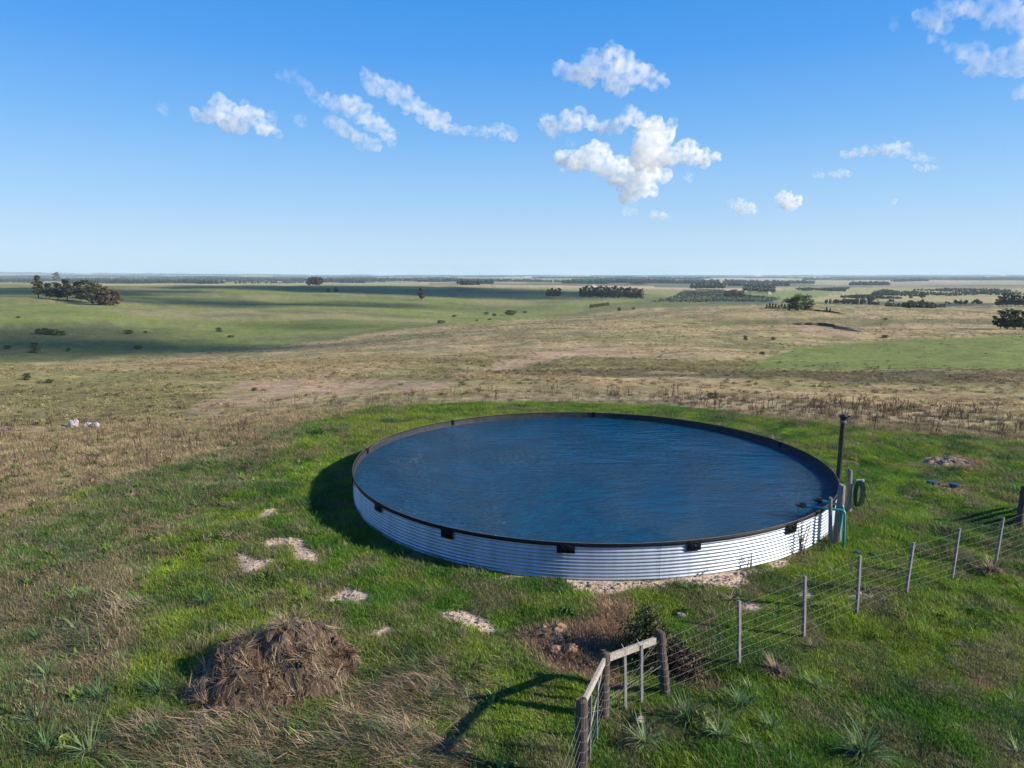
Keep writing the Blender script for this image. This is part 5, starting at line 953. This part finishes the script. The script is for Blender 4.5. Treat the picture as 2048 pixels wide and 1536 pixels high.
cloud([(545, 235, 12), (600, 240, 12)], 'pale wisp between the two left clouds', 13, .45); cloud([(325, 218, 12)], 'faint wisp at the far left', 14, .4)
cloud([(1690, 308, 9), (1730, 303, 10), (1765, 302, 11), (1790, 297, 13), (1812, 297, 10)], 'flat elongated cloud on the right', 15, .9); cloud([(1820, 312, 7), (1840, 315, 9), (1860, 318, 6)], 'small cloud right under the flat elongated cloud', 16, .8); cloud([(1835, 333, 6), (1852, 335, 8), (1872, 337, 5)], 'lowest small cloud of the right trio', 17, .8)
cloud([(1665, 346, 7), (1680, 345, 9), (1697, 348, 6)], 'small cloud left of the right trio', 18, .8); cloud([(1630, 350, 6), (1642, 351, 6)], 'tiny cloud left of a small cloud', 19, .7); cloud([(1562, 395, 12), (1580, 405, 15), (1592, 400, 12)], 'small bright puffed cloud low on the right', 20, 1.4); cloud([(1465, 408, 9), (1490, 412, 12), (1508, 420, 8)], 'low pale cloud left of the bright puff', 21, .7); cloud([(1790, 402, 6)], 'tiny low wisp on the right', 22, .6)
cloud([(1845, 30, 16), (1870, 45, 18), (1895, 50, 12), (1880, 15, 16), (1905, 25, 16), (1920, 5, 16)], 'leftmost broken cloud of the top right corner', 23, .7); cloud([(1787, 40, 10), (1788, 52, 8)], 'small faint wisp left of the corner clouds', 24, .3); cloud([(1950, 15, 20), (1985, 12, 24), (2015, 20, 26), (2045, 35, 30), (2070, 60, 30), (1972, 45, 14)], 'largest cloud of the top right corner', 25, .7)
cloud([(1860, 78, 8), (1885, 80, 9), (1920, 110, 14), (1945, 100, 20), (1960, 125, 22), (1990, 120, 20), (1975, 140, 14), (2010, 130, 20), (2045, 125, 22), (2040, 100, 22), (2080, 90, 30)], 'lower cloud band of the top right corner', 26, .6); cloud([(2035, 185, 12), (2060, 180, 16)], 'small cloud cut by the right edge', 27, .6)
# cumulus on the sunny side that throw the shade seen on the left slopes and ridges
def shade_cloud(sx, sy, rx, ry, lab, seed, alt=1100.):
    z0 = float(Hgt(sx, sy)); t = (alt - z0) / SUN.z; c_ = Vector((sx, sy, z0)) + SUN * t; rnd = random.Random(seed); W_ = []
    for i in range(12):
        a_ = rnd.uniform(0, 6.28); q = math.sqrt(rnd.random()) * .8; rr_ = min(rx, ry) * rnd.uniform(.5, .8); W_.append((c_.x + math.cos(a_) * q * (rx - rr_ * .5), c_.y + math.sin(a_) * q * max(2, ry - rr_ * .5), c_.z + rnd.uniform(-.1, .2) * rr_, rr_))
    cloud(None, lab, seed, 1.5, world=W_, flat=.5)
def shade_at(px, py, rx, ry, lab, seed): g = G(px, py); shade_cloud(g[0], g[1], rx, ry, lab, seed)
shade_at(60, 680, 62, 46, 'cloud outside the view whose shade lies in the left hollow', 31); shade_at(420, 700, 75, 18, 'flat cloud outside the view shading the brown slope', 32)
shade_at(410, 604, 150, 62, 'long cloud outside the view shading the valley side', 33); shade_at(640, 650, 55, 20, 'small cloud outside the view shading the valley floor', 34); shade_at(880, 582, 170, 170, 'broad cloud outside the view shading the far ridge', 35); shade_at(60, 582, 130, 110, 'cloud outside the view shading the hill behind the left trees', 36); shade_at(620, 576, 160, 110, 'cloud outside the view shading the ridge left of centre', 37); shade_at(1900, 607, 140, 45, 'cloud outside the view shading the right plain', 38)
print('clouds', time.time() - T0)

# ------------------------------------------------------------------ haze
b = MB(); zb, zt = -75., 98.; b.box((0, 22000, (zb + zt) / 2), (92000, 92000, zt - zb)); M_HAZE = bpy.data.materials.new('haze'); M_HAZE.use_nodes = True; n = M_HAZE.node_tree; n.nodes.clear(); o = nd(n, 'ShaderNodeOutputMaterial'); pv = nd(n, 'ShaderNodeVolumePrincipled'); pv.inputs['Color'].default_value = (.66, .87, 1, 1); pv.inputs['Density'].default_value = .00007; n.links.new(pv.outputs[0], o.inputs['Volume'])
hz_ = b.obj('haze', M_HAZE); tag(hz_, 'thin bluish air over the plain', kind='stuff')
print('done', time.time() - T0)
